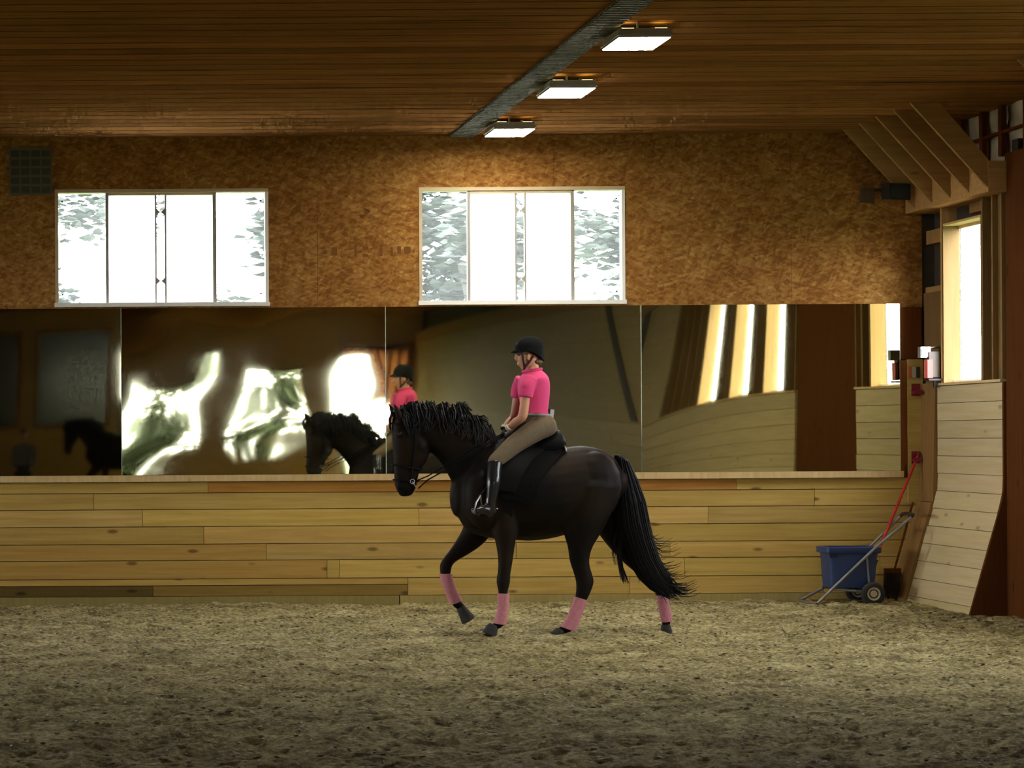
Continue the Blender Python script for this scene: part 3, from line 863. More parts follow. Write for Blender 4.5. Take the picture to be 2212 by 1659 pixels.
v, f = rings([rect_ring(1796, 1892, 1270, 25.07, 25.37), rect_ring(1792, 1897, 1196, 25.045, 25.395), rect_ring(1789, 1899, 1186, 25.04, 25.40),
              rect_ring(1795, 1893, 1187, 25.06, 25.38), rect_ring(1803, 1884, 1262, 25.09, 25.35)])
MB().add(v, f).build('body', M['blue'], tub, True)
v, f = rings([rect_ring(1788, 1901, 1196, 25.03, 25.41), rect_ring(1785, 1904, 1194, 25.02, 25.42), rect_ring(1785, 1904, 1183, 25.02, 25.42), rect_ring(1792, 1897, 1182, 25.045, 25.395), rect_ring(1792, 1897, 1196, 25.045, 25.395)], (False, False))
MB().add(v, f).build('rim', M['blue'], tub, True)
hb = P(1803, 1199, 25.0)
MB().prism([(hb.x - .04, 25.035, hb.z + .01), (hb.x + .05, 25.035, hb.z + .01), (hb.x + .045, 25.045, hb.z - .03), (hb.x - .035, 25.045, hb.z - .03)], (0, .02, 0)).build('grip', plain('dark_blue', (.01, .02, .06), .5), tub)
# red-handled fork
fk = thing('stable_fork', 'red-shafted stable fork standing in the blue tub', 'fork', tuple(P(1893, 1215, 25.3)))
s0, s1 = P(1891, 1205, 25.28), P(1982, 987, YB - .125)
MB().tube([s0, s0.lerp(s1, .5), s1], .0135).build('shaft', M['red'], fk, True)
MB().tube([s1, s1 + (s1 - s0).normalized() * .05], .016).build('grip', M['darkred'], fk, True)
dn = (s0 - s1).normalized()
q = s0 + dn * .03
MB().tube([q + Vector((0, -.1, 0)), q + Vector((0, .08, 0))], .01).build('head_bar', M['black'], fk)
for i in range(6):
    o = q + Vector((0, -.1 + .036 * i, 0))
    MB().tube([o, o + Vector((-.03, 0, -.09)), o + Vector((-.09, 0, -.15))], [.005, .005, .003], 6).build('tine', M['black'], fk)
# dark broom leaning by the corner post
br = thing('stable_broom', 'dark-bristled broom leaning in the corner behind the cart', 'broom', tuple(P(1928, 1298, 25.5)))
h0, h1 = P(1932, 1232, 25.5), P(1972, 1085, 25.58)
MB().tube([h0, h1], .012).build('handle', M['brown'], br)
M['bristle'] = plain('dark_bristle', (.03, .018, .01), .9)
MB().box((-.10, -.03, 0), (.06, .03, .05), None, h0 + Vector((0, 0, -.03))).build('head', M['brown'], br)
rb = random.Random(2); mb = MB()
for i in range(150):
    o = h0 + Vector((rb.uniform(-.1, .06), rb.uniform(-.03, .03), -.02)); e = o + Vector((rb.uniform(-.03, .04), rb.uniform(-.02, .02), -rb.uniform(.2, .28)))
    mb.tube([o, e], [.005, .003], 4)
mb.build('bristles', M['bristle'], br)['kind'] = 'stuff'

# ------------------------------------------------------------------ outdoors
M['grass'] = plain('grass', (.055, .085, .028), .9, noise=.3, nscale=2)
ground = tag(MB().box((-90, -90, -.6), (110, 130, -.35)).build('ground', M['grass']), 'grass outside the arena', None, kind='structure')
M['leafA'] = plain('dark_foliage', (.046, .058, .049), .7, noise=.4, nscale=1.5)
M['leafB'] = plain('green_foliage', (.035, .065, .022), .7, noise=.4, nscale=1.5)
M['bark'] = plain('grey_bark', (.10, .09, .075), .9)
M['birch'] = plain('birch_bark', (.55, .54, .50), .8)


def tree(x, y, h, r, zc, n, leaf, bark, label, seed, group, size=.16):
    rs = random.Random(seed)
    t = thing('tree', label, 'tree', (x, y, -.35), group)
    pts = [(x + rs.uniform(-.1, .1) * k, y, -.35 + h * k / 5) for k in range(6)]
    MB().tube(pts, [.16, .14, .12, .10, .07, .03], 8).build('trunk', bark, t, True)
    br = MB(); lv = MB()
    for i in range(16):
        z0 = rs.uniform(.25, .95) * h; a = rs.uniform(0, 6.28); L = r * rs.uniform(.6, 1.05) * (1.15 - .6 * z0 / h)
        b0 = Vector((x, y, z0)); b1 = b0 + Vector((math.cos(a) * L, math.sin(a) * L, rs.uniform(-.1, .5)))
        br.tube([b0, b0.lerp(b1, .5) + Vector((0, 0, .1)), b1], [.04, .025, .01], 5)
        for k in range(n // 16):
            c = b0.lerp(b1, rs.uniform(.15, 1.05)) + Vector((rs.gauss(0, .28), rs.gauss(0, .28), rs.gauss(0, .22)))
            s = size * rs.uniform(.5, 1.2)
            R = Matrix.Rotation(rs.uniform(0, 6.28), 3, 'Z') @ Matrix.Rotation(rs.uniform(-1.2, 1.2), 3, 'X')
            lv.add([c + R @ Vector(p) * s for p in ((-1, 0, 0), (-.2, -.45, .08), (1, 0, 0), (-.2, .45, .08))], [(0, 1, 2), (0, 2, 3)])
    br.build('branches', bark, t)['kind'] = 'stuff'
    o = mesh_obj('foliage', lv.v, lv.f, leaf, t); o['kind'] = 'stuff'


tree(-.4, 36, 8, 2.2, 4, 6000, M['leafA'], M['birch'], 'pale-trunked leafy tree seen through the outer pane nearest the vent', 21, 'trees behind the arena', .135)
tree(3.1, 37, 9, 2.4, 4, 8000, M['leafA'], M['bark'], 'dense tree seen through the other outer pane of that window', 22, 'trees behind the arena', .135)
tree(5.7, 36, 9, 2.0, 4, 6500, M['leafA'], M['bark'], 'tree seen through the first pane above the rider', 23, 'trees behind the arena', .135)
tree(9.2, 38, 9, 2.3, 4, 6500, M['leafA'], M['bark'], 'tree seen through the last pane above the rider', 24, 'trees behind the arena', .135)
tree(2.4, -14.6, 5.2, 1.5, 4, 4200, M['leafB'], M['bark'], 'green tree mirrored in the crooked doorway', 31, 'trees beyond the rear wall')
tree(5.3, -14.8, 5.4, 1.3, 4, 3000, M['leafB'], M['bark'], 'green tree mirrored in the smaller rear opening', 32, 'trees beyond the rear wall')

# faded print on the strand board between the windows
M['print'] = plain('faded_print', (.155, .066, .019), .9, spec=.03)
for (px, py, w, h) in ((702, 545, 10, 8), (722, 543, 12, 18), (768, 541, 5, 26), (790, 536, 12, 8), (789, 552, 12, 6), (823, 541, 6, 24), (846, 543, 5, 20), (862, 540, 8, 16), (880, 540, 14, 14)):
    A, B = P(px - w / 2, py + h / 2, YB), P(px + w / 2, py - h / 2, YB)
    box('print_mark', (A.x, YB - .003, A.z), (B.x, YB - .0015, B.z), M['print'], wall_back)

# ------------------------------------------------------------------ horse
Y0 = 21.60
YN, YF = Y0 - .17, Y0 + .18


def coat_mat():
    m, nt, b = nodes_of('dark_bay_coat'); L = nt.links.new
    b.inputs['Roughness'].default_value = .6; b.inputs['Specular IOR Level'].default_value = .11
    g = N(nt, 'ShaderNodeNewGeometry'); n = N(nt, 'ShaderNodeTexNoise'); n.inputs['Scale'].default_value = 2.4; n.inputs['Detail'].default_value = 3
    L(g.outputs['Position'], n.inputs['Vector'])
    r = N(nt, 'ShaderNodeValToRGB'); e = r.color_ramp.elements
    e[0].position = .38; e[0].color = (.004, .0033, .0028, 1); e[1].position = .72; e[1].color = (.016, .0085, .004, 1)
    L(n.outputs['Fac'], r.inputs[0]); L(r.outputs[0], b.inputs['Base Color'])
    return m


M['coat'] = coat_mat()
M['hair'] = plain('black_horsehair', (.006, .006, .007), .5, spec=.2)
M['hoof'] = plain('dusty_hoof', (.020, .018, .015), .8, noise=.4, nscale=30)
M['wrap'] = plain('pink_wrap', (.52, .195, .235), .8, noise=.12, nscale=40, bump=.3)
M['eye'] = plain('dark_eye', (.004, .003, .003), .08)


def sec(a, b, w, y=Y0):
    A, B = P(a[0], a[1], y), P(b[0], b[1], y)
    return ((A + B) / 2, (A - B) / 2, Vector((0, w, 0)))


def secs(lst, y=Y0): return [sec(a, b, w, y) for a, b, w in lst]


TORSO = [((992, 1020), (990, 1118), .13), ((1012, 985), (1010, 1146), .21), ((1045, 950), (1048, 1160), .255), ((1090, 948), (1095, 1166), .285),
         ((1150, 966), (1150, 1168), .305), ((1205, 968), (1200, 1161), .31), ((1250, 963), (1240, 1148), .305), ((1288, 968), (1280, 1128), .275), ((1320, 983), (1312, 1110), .22), ((1340, 1010), (1334, 1080), .14)]
NECK = [((1075, 946), (1000, 1100), .17), ((1036, 924), (978, 1046), .135), ((992, 897), (957, 1008), .105), ((945, 886), (938, 984), .09), ((900, 884), (918, 970), .08), ((868, 888), (900, 955), .07)]
HEAD = [((853, 893), (892, 900), .062), ((846, 915), (917, 938), .088), ((846, 942), (926, 972), .095), ((848, 972), (923, 996), .082), ((850, 1003), (909, 1014), .062), ((851, 1028), (902, 1036), .056), ((853, 1050), (899, 1052), .058), ((862, 1068), (893, 1064), .045)]
LF = [((1056, 1085), (1124, 1090), .10), ((1062, 1140), (1118, 1145), .088), ((1071, 1175), (1112, 1180), .066), ((1076, 1212), (1107, 1215), .054), ((1075, 1236), (1103, 1238), .047), ((1072, 1256), (1102, 1257), .046), ((1076, 1278), (1097, 1279), .036), ((1078, 1302), (1096, 1302), .031), ((1075, 1325), (1094, 1326), .031), ((1070, 1342), (1091, 1348), .036), ((1060, 1349), (1078, 1359), .033)]
RF = [((1000, 1095), (1066, 1120), .10), ((1001, 1135), (1056, 1160), .085), ((987, 1164), (1036, 1181), .07), ((972, 1187), (1014, 1196), .057), ((956, 1208), (984, 1214), .047), ((950, 1222), (976, 1225), .046), ((951, 1238), (974, 1239), .038), ((956, 1258), (975, 1254), .032), ((965, 1282), (983, 1276), .031), ((976, 1306), (996, 1298), .036), ((986, 1316), (1002, 1305), .032)]
LH = [((1225, 1050), (1338, 1050), .15), ((1216, 1105), (1322, 1105), .14), ((1217, 1148), (1300, 1148), .115), ((1226, 1180), (1279, 1184), .082), ((1231, 1213), (1273, 1216), .062), ((1239, 1238), (1281, 1246), .052), ((1244, 1260), (1282, 1262), .05), ((1243, 1284), (1270, 1292), .039), ((1236, 1308), (1258, 1314), .033), ((1227, 1332), (1249, 1340), .033), ((1217, 1350), (1241, 1360), .037), ((1205, 1355), (1224, 1368), .034)]
RH = [((1255, 1070), (1345, 1050), .13), ((1275, 1125), (1352, 1105), .11), ((1312, 1178), (1366, 1158), .085), ((1350, 1218), (1392, 1202), .062), ((1386, 1248), (1426, 1236), .052), ((1406, 1268), (1438, 1262), .047), ((1420, 1288), (1441, 1285), .037), ((1425, 1314), (1444, 1312), .032), ((1428, 1335), (1449, 1333), .036), ((1430, 1350), (1448, 1348), .034)]

horse = thing('horse', 'black-brown horse in pink leg wraps trotting with one foreleg raised', 'horse', (P(1180, 1370, Y0).x, Y0, 0))
mb = MB()
mb.loft(secs(TORSO), 28, 4); mb.loft(secs(NECK), 24, 4); mb.loft(secs(HEAD), 22, 4)
for L_, y_ in ((LF, YN), (RF, YF), (LH, YN), (RH, YF)): mb.loft(secs(L_, y_), 18, 3)
# shoulder, haunch and stifle masses
for px, py, r, yy in ((1045, 1075, (.17, .11, .27), Y0 - .17), (1045, 1075, (.17, .11, .27), Y0 + .17), (1285, 1050, (.23, .15, .30), Y0 - .15), (1285, 1050, (.21, .15, .28), Y0 + .15)):
    mb.ball(P(px, py, yy), r, 16)
mb.ball(P(905, 962, Y0), (.075, .10, .10), 14)
for s in (-1, 1):   # ears, nostrils, brow
    e0, e1 = P(862 - 3 * s, 906, Y0 + s * .055), P(846 - 6 * s, 872, Y0 + s * .065)
    mb.loft([(e0, Vector((.026, 0, .01)), Vector((0, .026, 0))), (e0.lerp(e1, .45), Vector((.03, 0, .01)), Vector((0, .024, 0))), (e1, Vector((.008, 0, 0)), Vector((0, .008, 0)))], 12, 3)
    mb.ball(P(864, 936, Y0 + s * .075), (.035, .03, .035), 10)
    mb.ball(P(862, 1050, Y0 + s * .04), (.025, .025, .035), 10)
mb.fuse('body', M['coat'], horse, .0115, 7)
for s in (-1, 1):
    MB().ball(P(864, 937, Y0 + s * .096), (.018, .012, .016), 12).build('eye', M['eye'], horse, True)


def hoof(top, rt, bot, rb, y):
    A, B = P(*top, y), P(*bot, y); ax = (B - A)
    n = ax.normalized(); u = Vector((n.z, 0, -n.x)); v = Vector((0, 1, 0))
    return MB().loft([(A, u * rt, v * rt), (A.lerp(B, .5), u * (rt + rb) / 2, v * (rt + rb) / 2), (B, u * rb, v * rb * .95)], 16, 2, .15).build('hoof', M['hoof'], horse, True)


hoof((1066, 1350), .042, (1057, 1370), .066, YN)
hoof((995, 1312), .040, (1012, 1340), .064, YF)
hoof((1211, 1360), .040, (1203, 1374), .062, YN)
hoof((1438, 1350), .040, (1440, 1377), .062, YF)


def wrap(leg, i0, i1, y, name='leg_wrap', grow=.009):
    S_ = []
    for a, b, w in leg[i0:i1 + 1]:
        c, u, v = sec(a, b, w, y)
        S_.append((c, u * (1 + grow / u.length), v * (1 + grow / w)))
    mb = MB(); mb.loft(S_, 18, 4, .1)
    return mb.build(name, M['wrap'], horse, True)


wrap([((1076, 1282), (1098, 1283), .036), ((1077, 1303), (1097, 1304), .033), ((1074, 1326), (1095, 1328), .033), ((1068, 1346), (1091, 1350), .037)], 0, 3, YN)
wrap([((951, 1240), (975, 1240), .037), ((956, 1260), (977, 1255), .034), ((965, 1284), (986, 1277), .033), ((975, 1306), (997, 1297), .037)], 0, 3, YF)
wrap([((1242, 1289), (1267, 1297), .037), ((1236, 1309), (1259, 1316), .034), ((1226, 1333), (1250, 1342), .034), ((1213, 1354), (1242, 1364), .038)], 0, 3, YN)
wrap([((1419, 1287), (1440, 1285), .037), ((1424, 1310), (1444, 1308), .034), ((1428, 1332), (1449, 1330), .036), ((1430, 1344), (1450, 1342), .037)], 0, 3, YF)

# tail and mane
TAIL = [((1330, 984), (1358, 998), .045), ((1334, 1040), (1374, 1034), .055), ((1333, 1090), (1391, 1083), .07), ((1336, 1132), (1400, 1128), .08), ((1347, 1172), (1409, 1168), .085), ((1362, 1212), (1422, 1206), .08), ((1382, 1248), (1440, 1238), .07), ((1408, 1274), (1452, 1260), .045), ((1430, 1286), (1456, 1274), .015)]
mb = MB(); YT = Y0 - .03
mb.loft(secs(TAIL, YT), 18, 3)
TS = secs(TAIL, YT)
rs = random.Random(4)


def strand(mb, pts, r, n=4): mb.tube(pts, [r * (1 - .75 * i / (len(pts) - 1)) for i in range(len(pts))], n)


for i in range(260):
    a = rs.uniform(0, 6.28); q = rs.uniform(.85, 1.12); i0 = rs.randint(0, 3); i1 = rs.randint(6, 8); pts = []
    for k in range(i0, i1 + 1):
        c, u, v = TS[k]; pts.append(c + (u * math.cos(a) + v * math.sin(a)) * q)
    c, u, v = TS[i1]
    e = pts[-1] + Vector((rs.uniform(-.02, .14), rs.uniform(-.05, .05), -rs.uniform(-.01, .07)))
    pts.append(e)
    strand(mb, pts, rs.uniform(.004, .008))
for i in range(64):      # flying ends behind, loose lock in front
    k = rs.uniform(3.5, 7.5); w_ = k % 1; c, u, v = (TS[int(k)][q_].lerp(TS[int(k) + 1][q_], w_) for q_ in range(3)); o = c - u * rs.uniform(.5, 1)
    L_ = rs.uniform(.08, .24)
    strand(mb, [o, o + Vector((L_ * .4, rs.uniform(-.03, .03), -L_ * .35)), o + Vector((L_ * .8, rs.uniform(-.04, .04), -L_ * .35)), o + Vector((L_ * 1.1, rs.uniform(-.04, .04), -L_ * .2))], rs.uniform(.003, .006))
for i in range(40):
    j = rs.uniform(-5, 5); yy = YT + rs.uniform(-.04, .04); d = rs.uniform(0, 14)
    strand(mb, [P(1346 + j, 1120, yy), P(1342 + j, 1160, yy), P(1337 + j, 1195, yy), P(1341 + j, 1225, yy), P(1346 + j * 1.5 + d * .5, 1248 + d, yy)], rs.uniform(.004, .007))
for i in range(8):
    j = rs.uniform(-4, 4)
    strand(mb, [P(1340 + j, 1130, YT), P(1328 + j, 1165, YT), P(1325 + j, 1195, YT), P(1330 + j, 1220, YT)], .003)
tail = mb.build('tail', M['hair'], horse, True)
mb = MB()
CREST = [(858, 896), (880, 888), (905, 884), (945, 886), (975, 892), (1000, 902), (1030, 920), (1058, 938)]


def crest(t):
    t = max(0, min(.999, t)) * (len(CREST) - 1); i = int(t); w = t - i
    return (CREST[i][0] * (1 - w) + CREST[i + 1][0] * w, CREST[i][1] * (1 - w) + CREST[i + 1][1] * w)


for i in range(420):
    t = rs.random(); x, y = crest(t); side = 1 if rs.random() < .62 else -1; L_ = rs.uniform(20, 52)
    o = P(x, y + 4, Y0); lift = rs.uniform(2, 11) if rs.random() < .75 else rs.uniform(8, 20)
    pts = [o, P(x + rs.uniform(3, 8), y - lift, Y0 + side * .035), P(x + rs.uniform(8, 18), y - lift * .3 + L_ * .2, Y0 + side * (.085 + .05 * t)), P(x + rs.uniform(10, 26), y + L_ * .7, Y0 + side * (.12 + .06 * t)), P(x + rs.uniform(8, 28), y + L_, Y0 + side * (.13 + .07 * t))]
    strand(mb, pts, rs.uniform(.004, .009))
for (tx, ty, ex, ey, n) in ((985, 902, 996, 874, 60), (1010, 910, 1038, 902, 50), (1000, 905, 1003, 884, 30), (940, 890, 958, 876, 26), (905, 888, 925, 874, 26), (872, 890, 892, 874, 30), (965, 892, 985, 884, 20)):
    for i in range(n):
        j, k = rs.uniform(-9, 9), rs.uniform(-7, 7); yy = Y0 + rs.uniform(-.05, .05)
        strand(mb, [P(tx + j, ty + 3, yy), P((tx + ex) / 2 + j, (ty + ey) / 2 - 4 + k * .3, yy), P(ex + j, ey + k, yy), P(ex + j + 9, ey + k + 8, yy + rs.uniform(-.02, .02))], rs.uniform(.005, .009))
for i in range(40):      # forelock
    j = rs.uniform(-5, 5)
    strand(mb, [P(858 + j, 892, Y0), P(850 + j * .6, 888, Y0 + rs.uniform(-.03, .03)), P(842 + j * .5, 905, Y0 + rs.uniform(-.05, .05)), P(843 + j * .5, 930 + j, Y0 + rs.uniform(-.05, .05))], .006)
mane = mb.build('mane', M['hair'], horse, True)

# ------------------------------------------------------------------ saddle and bridle
M['leather'] = plain('black_leather', (.004, .004, .0045), .6, spec=.12)
M['pad'] = plain('black_quilt', (.004, .004, .0045), .9, spec=.1, bump=.5, nscale=45)
M['binding'] = plain('grey_binding', (.30, .28, .24), .6)
M['metal'] = plain('polished_steel', (.40, .40, .39), .3, 1.0)


def torso_pt(px, t, off, side):
    xs = [(a[0] + b[0]) / 2 for a, b, w in TORSO]
    i = max(0, min(len(xs) - 2, sum(1 for x in xs if x < px) - 1)); w = (px - xs[i]) / (xs[i + 1] - xs[i])
    A, B = sec(*TORSO[i]), sec(*TORSO[i + 1])
    c, u, v = (A[j].lerp(B[j], w) for j in range(3))
    return c + u * math.cos(t) * (1 + off / u.length) + v * (side * math.sin(t)) * (1 + off / v.length)


def patch(name, mat, parent, rows_, off, th, side):
    """a curved sheet lying on the barrel; rows_: (angle, front px, rear px)"""
    v = []; f = []; nxx = 10; m = len(rows_)
    for o in (off, off + th):
        for t, a, b in rows_:
            for i in range(nxx + 1): v.append(torso_pt(a + (b - a) * i / nxx, t, o, side))
    k = nxx + 1; tot = m * k
    for j in range(m - 1):
        for i in range(nxx):
            a = j * k + i; f.append((a, a + 1, a + k + 1, a + k)); f.append(tuple(x + tot for x in (a, a + k, a + k + 1, a + 1)))
    rim = [i for i in range(k)] + [j * k + nxx for j in range(1, m)] + [(m - 1) * k + i for i in range(nxx - 1, -1, -1)] + [j * k for j in range(m - 2, 0, -1)]
    for a, b in zip(rim, rim[1:] + rim[:1]): f.append((a, b, b + tot, a + tot))
    return MB().add(v, f).build(name, mat, parent, True)


saddle = thing('saddle', 'black leather dressage saddle on a black pad on the horse', 'saddle', tuple(P(1150, 968, Y0)))
for s in (-1, 1):
    patch('saddle_pad', M['pad'], saddle, [(0, 1062, 1214), (.25, 1060, 1214), (.5, 1058, 1208), (.75, 1058, 1192), (1.0, 1060, 1172), (1.25, 1062, 1155), (1.5, 1064, 1145), (1.68, 1068, 1140), (1.76, 1074, 1132)], .012, .014, s)
    patch('flap', M['leather'], saddle, [(.35, 1078, 1175), (.6, 1066, 1160), (.85, 1058, 1140), (1.1, 1056, 1124), (1.3, 1058, 1112), (1.5, 1062, 1104), (1.6, 1070, 1098)], .030, .012, s)
    patch('girth', M['leather'], saddle, [(1.6, 1078, 1096), (2.0, 1076, 1094), (2.4, 1075, 1093), (2.8, 1075, 1093), (3.14, 1075, 1093)], .008, .012, s)
MB().loft(secs([((1090, 950), (1096, 978), .08), ((1108, 949), (1114, 980), .11), ((1142, 957), (1146, 988), .13), ((1170, 944), (1172, 990), .165), ((1192, 930), (1195, 984), .18), ((1206, 929), (1211, 972), .165), ((1213, 940), (1217, 966), .12)]), 22, 4).fuse('seat', M['leather'], saddle, .009, 4)
MB().tube([torso_pt(1212, t, .03, -1) for t in (0, .2, .4, .55)], .007, 6).build('binding', M['binding'], saddle)
MB().ball(P(1151, 980, Y0 - .19), .012, 8).build('stud', M['metal'], saddle, True)

bridle = thing('bridle', 'black leather bridle with steel bit and long reins', 'bridle', tuple(P(900, 1030, Y0)))


def band(name, a, b, w, r=.009):
    c, u, v = sec(a, b, w)
    pts = [c + u * 1.06 * math.cos(2 * math.pi * k / 24) + v * 1.1 * math.sin(2 * math.pi * k / 24) for k in range(24)]
    return MB().tube(pts, r, 6, True).build(name, M['leather'], bridle, True)


band('noseband', (849, 1004), (910, 1015), .064); band('flash_strap', (851, 1036), (902, 1040), .059, .007)
band('browband', (847, 915), (905, 925), .088, .008)
for s in (-1, 1):
    MB().tube([P(890, 897, Y0 + s * .07), P(897, 930, Y0 + s * .1), P(898, 975, Y0 + s * .1), P(893, 1010, Y0 + s * .075), P(891, 1032, Y0 + s * .066)], .008, 6).build('cheekpiece', M['leather'], bridle, True)
    bc = P(891, 1040, Y0 + s * .07)
    MB().tube([bc + Vector((  .019 * math.cos(k * .5236), 0, .019 * math.sin(k * .5236))) for k in range(12)], .0035, 6, True).build('bit_ring', M['metal'], bridle, True)
    MB().tube([bc, bc + Vector((.03, 0, -.05)), bc + Vector((.05, 0, -.06))], .005, 6).build('curb_shank', M['metal'], bridle, True)
    MB().tube([bc + Vector((.02, 0, 0)), P(925, 1028, Y0 + s * .10), P(960, 1006, Y0 + s * .15), P(1010, 972, Y0 + s * .18), P(1058, 948, Y0 + s * .14), P(1090, 936, Y0 + s * .075)], .006, 6).build('rein', M['leather'], bridle, True)
    MB().tube([bc + Vector((.05, 0, -.06)), P(925, 1036, Y0 + s * .10), P(962, 1016, Y0 + s * .15), P(1010, 982, Y0 + s * .19), P(1060, 953, Y0 + s * .15), P(1089, 938, Y0 + s * .08)], .006, 6).build('rein', M['leather'], bridle, True)
MB().tube([P(1088, 938, Y0 - .07), P(1080, 955, Y0 - .09), P(1076, 990, Y0 - .29), P(1082, 975, Y0 - .2), P(1089, 938, Y0 - .06)], .005, 6).build('rein_end', M['leather'], bridle, True)

# ------------------------------------------------------------------ rider
M['skin'] = plain('skin', (.50, .235, .125), .55)
M['shirt'] = plain('pink_polo', (.64, .045, .17), .85, bump=.2, nscale=30)
M['breeches'] = plain('olive_breeches', (.115, .082, .045), .85, noise=.1, nscale=30)
M['helmet'] = plain('black_velvet', (.006, .0065, .0065), .85, spec=.1)
M['boot'] = plain('black_boot', (.012, .012, .013), .25)
M['cuff'] = plain('pale_cuff', (.62, .58, .48), .7)
M['glovemat'] = plain('black_glove', (.010, .010, .010), .6)
M['lens'] = plain('eyeglass', (.05, .03, .05), .1)
M['brownhair'] = plain('brown_hair', (.10, .05, .02), .6)


def mir(v): return Vector((v.x, 2 * Y0 - v.y, v.z))


def limb(mb, pts, rad, flat=1.0, sub=3, n=16, cap=.7):
    pts = [Vector(p) for p in pts]; S_ = []
    for i, p in enumerate(pts):
        t = (pts[min(i + 1, len(pts) - 1)] - pts[max(i - 1, 0)]).normalized()
        v = Vector((0, 1, 0)); u = t.cross(v)
        if u.length < .2: u = t.cross(Vector((1, 0, 0)))
        u.normalize(); v = u.cross(t).normalized()
        S_.append((p, u * rad[i], v * rad[i] * flat))
    mb.loft(S_, n, sub, cap); return mb


person = thing('person', 'rider in pink shirt, olive breeches and black helmet sitting on the horse', 'person', tuple(P(1175, 945, Y0)))
SHLD, ELB, WRI, HAND = P(1140, 822, Y0 - .185), P(1129, 899, Y0 - .20), P(1102, 922, Y0 - .12), P(1090, 935, Y0 - .075)
HIP, MIDT, KNEE, MIDC, ANK = P(1172, 925, Y0 - .10), P(1118, 955, Y0 - .22), P(1068, 997, Y0 - .31), P(1066, 1042, Y0 - .36), P(1060, 1090, Y0 - .355)
TOE = P(1022, 1104, Y0 - .40); HEEL = P(1064, 1112, Y0 - .35)
mb = MB()
TRUNK = [((1133, 806), (1166, 800), .085), ((1124, 820), (1180, 815), .165), ((1122, 842), (1184, 838), .155), ((1126, 866), (1182, 866), .135), ((1132, 886), (1180, 888), .125), ((1136, 900), (1186, 904), .145), ((1146, 925), (1200, 922), .16), ((1155, 940), (1198, 938), .13)]
mb.loft(secs(TRUNK), 20, 3)
# head: skull, face, jaw, nose, ear; neck
mb.ball(P(1144, 757, Y0), (.10, .075, .105), 16)
mb.loft(secs([((1118, 755), (1165, 752), .066), ((1116, 772), (1160, 775), .064), ((1120, 786), (1150, 790), .052), ((1126, 797), (1142, 797), .034)]), 16, 3)
mb.loft(secs([((1133, 780), (1163, 775), .056), ((1137, 796), (1163, 790), .055), ((1136, 808), (1166, 802), .07)]), 16, 3)
nz = P(1113, 775, Y0)
mb.loft([(P(1117, 764, Y0), Vector((.012, 0, 0)), Vector((0, .012, 0))), (nz + Vector((.006, 0, 0)), Vector((.016, 0, 0)), Vector((0, .017, 0))), (P(1118, 779, Y0), Vector((.012, 0, 0)), Vector((0, .012, 0)))], 10, 3)
mb.ball(P(1119, 785.5, Y0), (.012, .022, .007), 8); mb.ball(P(1120, 789, Y0), (.011, .02, .007), 8)
for s in (-1, 1): mb.ball(P(1142, 773, Y0 + s * .074), (.02, .012, .03), 10)
for m_ in (lambda v: v, mir):
    limb(mb, [m_(SHLD), m_(SHLD.lerp(ELB, .5)), m_(ELB), m_(ELB.lerp(WRI, .5)), m_(WRI), m_(WRI.lerp(HAND, .12))], [.042, .042, .040, .037, .027, .020])
    limb(mb, [m_(HIP), m_(MIDT), m_(KNEE), m_(MIDC), m_(ANK)], [.07, .055, .036, .034, .026])
    limb(mb, [m_(ANK), m_(ANK.lerp(TOE, .5)), m_(TOE)], [.026, .022, .014])
mb.fuse('body', M['skin'], person, .008, 4)
for s in (-1, 1):
    MB().ball(P(1119, 767, Y0 + s * .033), (.008, .013, .008), 10).build('eye', plain('eye_white', (.25, .2, .18), .3), person, True)
# clothes
mb = MB()
grown = []
for a, b, w in TRUNK[:5] + [((1134, 894), (1184, 897), .14)]:
    c, u, v = sec(a, b, w); grown.append((c, u * (1 + .014 / u.length), v * (1 + .014 / w)))
mb.loft(grown, 24, 4, .15)
for m_ in (lambda v: v, mir):
    limb(mb, [m_(SHLD + Vector((.02, .03, .02))), m_(SHLD.lerp(ELB, .2)), m_(SHLD.lerp(ELB, .46))], [.068, .067, .062], cap=.15)
mb.fuse('shirt', M['shirt'], person, .008, 4)
c, u, v = sec((1131, 803), (1168, 797), .082)
MB().tube([c + u * 1.05 * math.cos(k * .2618) + v * 1.02 * math.sin(k * .2618) for k in range(24)], .013, 8, True).build('collar', M['shirt'], person, True)
mb = MB()
grown = []
for a, b, w in [((1135, 893), (1184, 896), .135)] + TRUNK[5:]:
    c, u, v = sec(a, b, w); grown.append((c, u * (1 + .012 / u.length), v * (1 + .012 / w)))
mb.loft(grown, 24, 4, .3)
for m_ in (lambda v: v, mir):
    limb(mb, [m_(P(1182, 918, Y0 - .08)), m_(P(1160, 928, Y0 - .14)), m_(MIDT), m_(KNEE.lerp(MIDT, .35)), m_(KNEE)], [.098, .098, .084, .071, .060])
    limb(mb, [m_(KNEE), m_(KNEE.lerp(MIDC, .4))], [.058, .052])
mb.fuse('breeches', M['breeches'], person, .008, 5)
c, u, v = sec((1134, 895), (1185, 898), .14)
MB().tube([c + u * 1.08 * math.cos(k * .2618) + v * 1.08 * math.sin(k * .2618) for k in range(24)], .012, 8, True).build('belt', plain('grey_belt', (.22, .22, .20), .5), person, True)
rd = thing('belt_radio', 'small grey receiver clipped to the back of the rider\'s belt', 'radio', tuple(P(1191, 896, Y0 - .03)))
r0 = P(1191, 896, Y0 - .04)
MB().box((-.018, -.035, -.05), (.014, .035, .045), Matrix.Rotation(.12, 3, 'Y'), r0).build('case', plain('receiver_grey', (.46, .46, .48), .4), rd)
MB().box((-.035, -.028, -.03), (-.018, .028, .05), Matrix.Rotation(.12, 3, 'Y'), r0).build('clip', M['black'], rd)
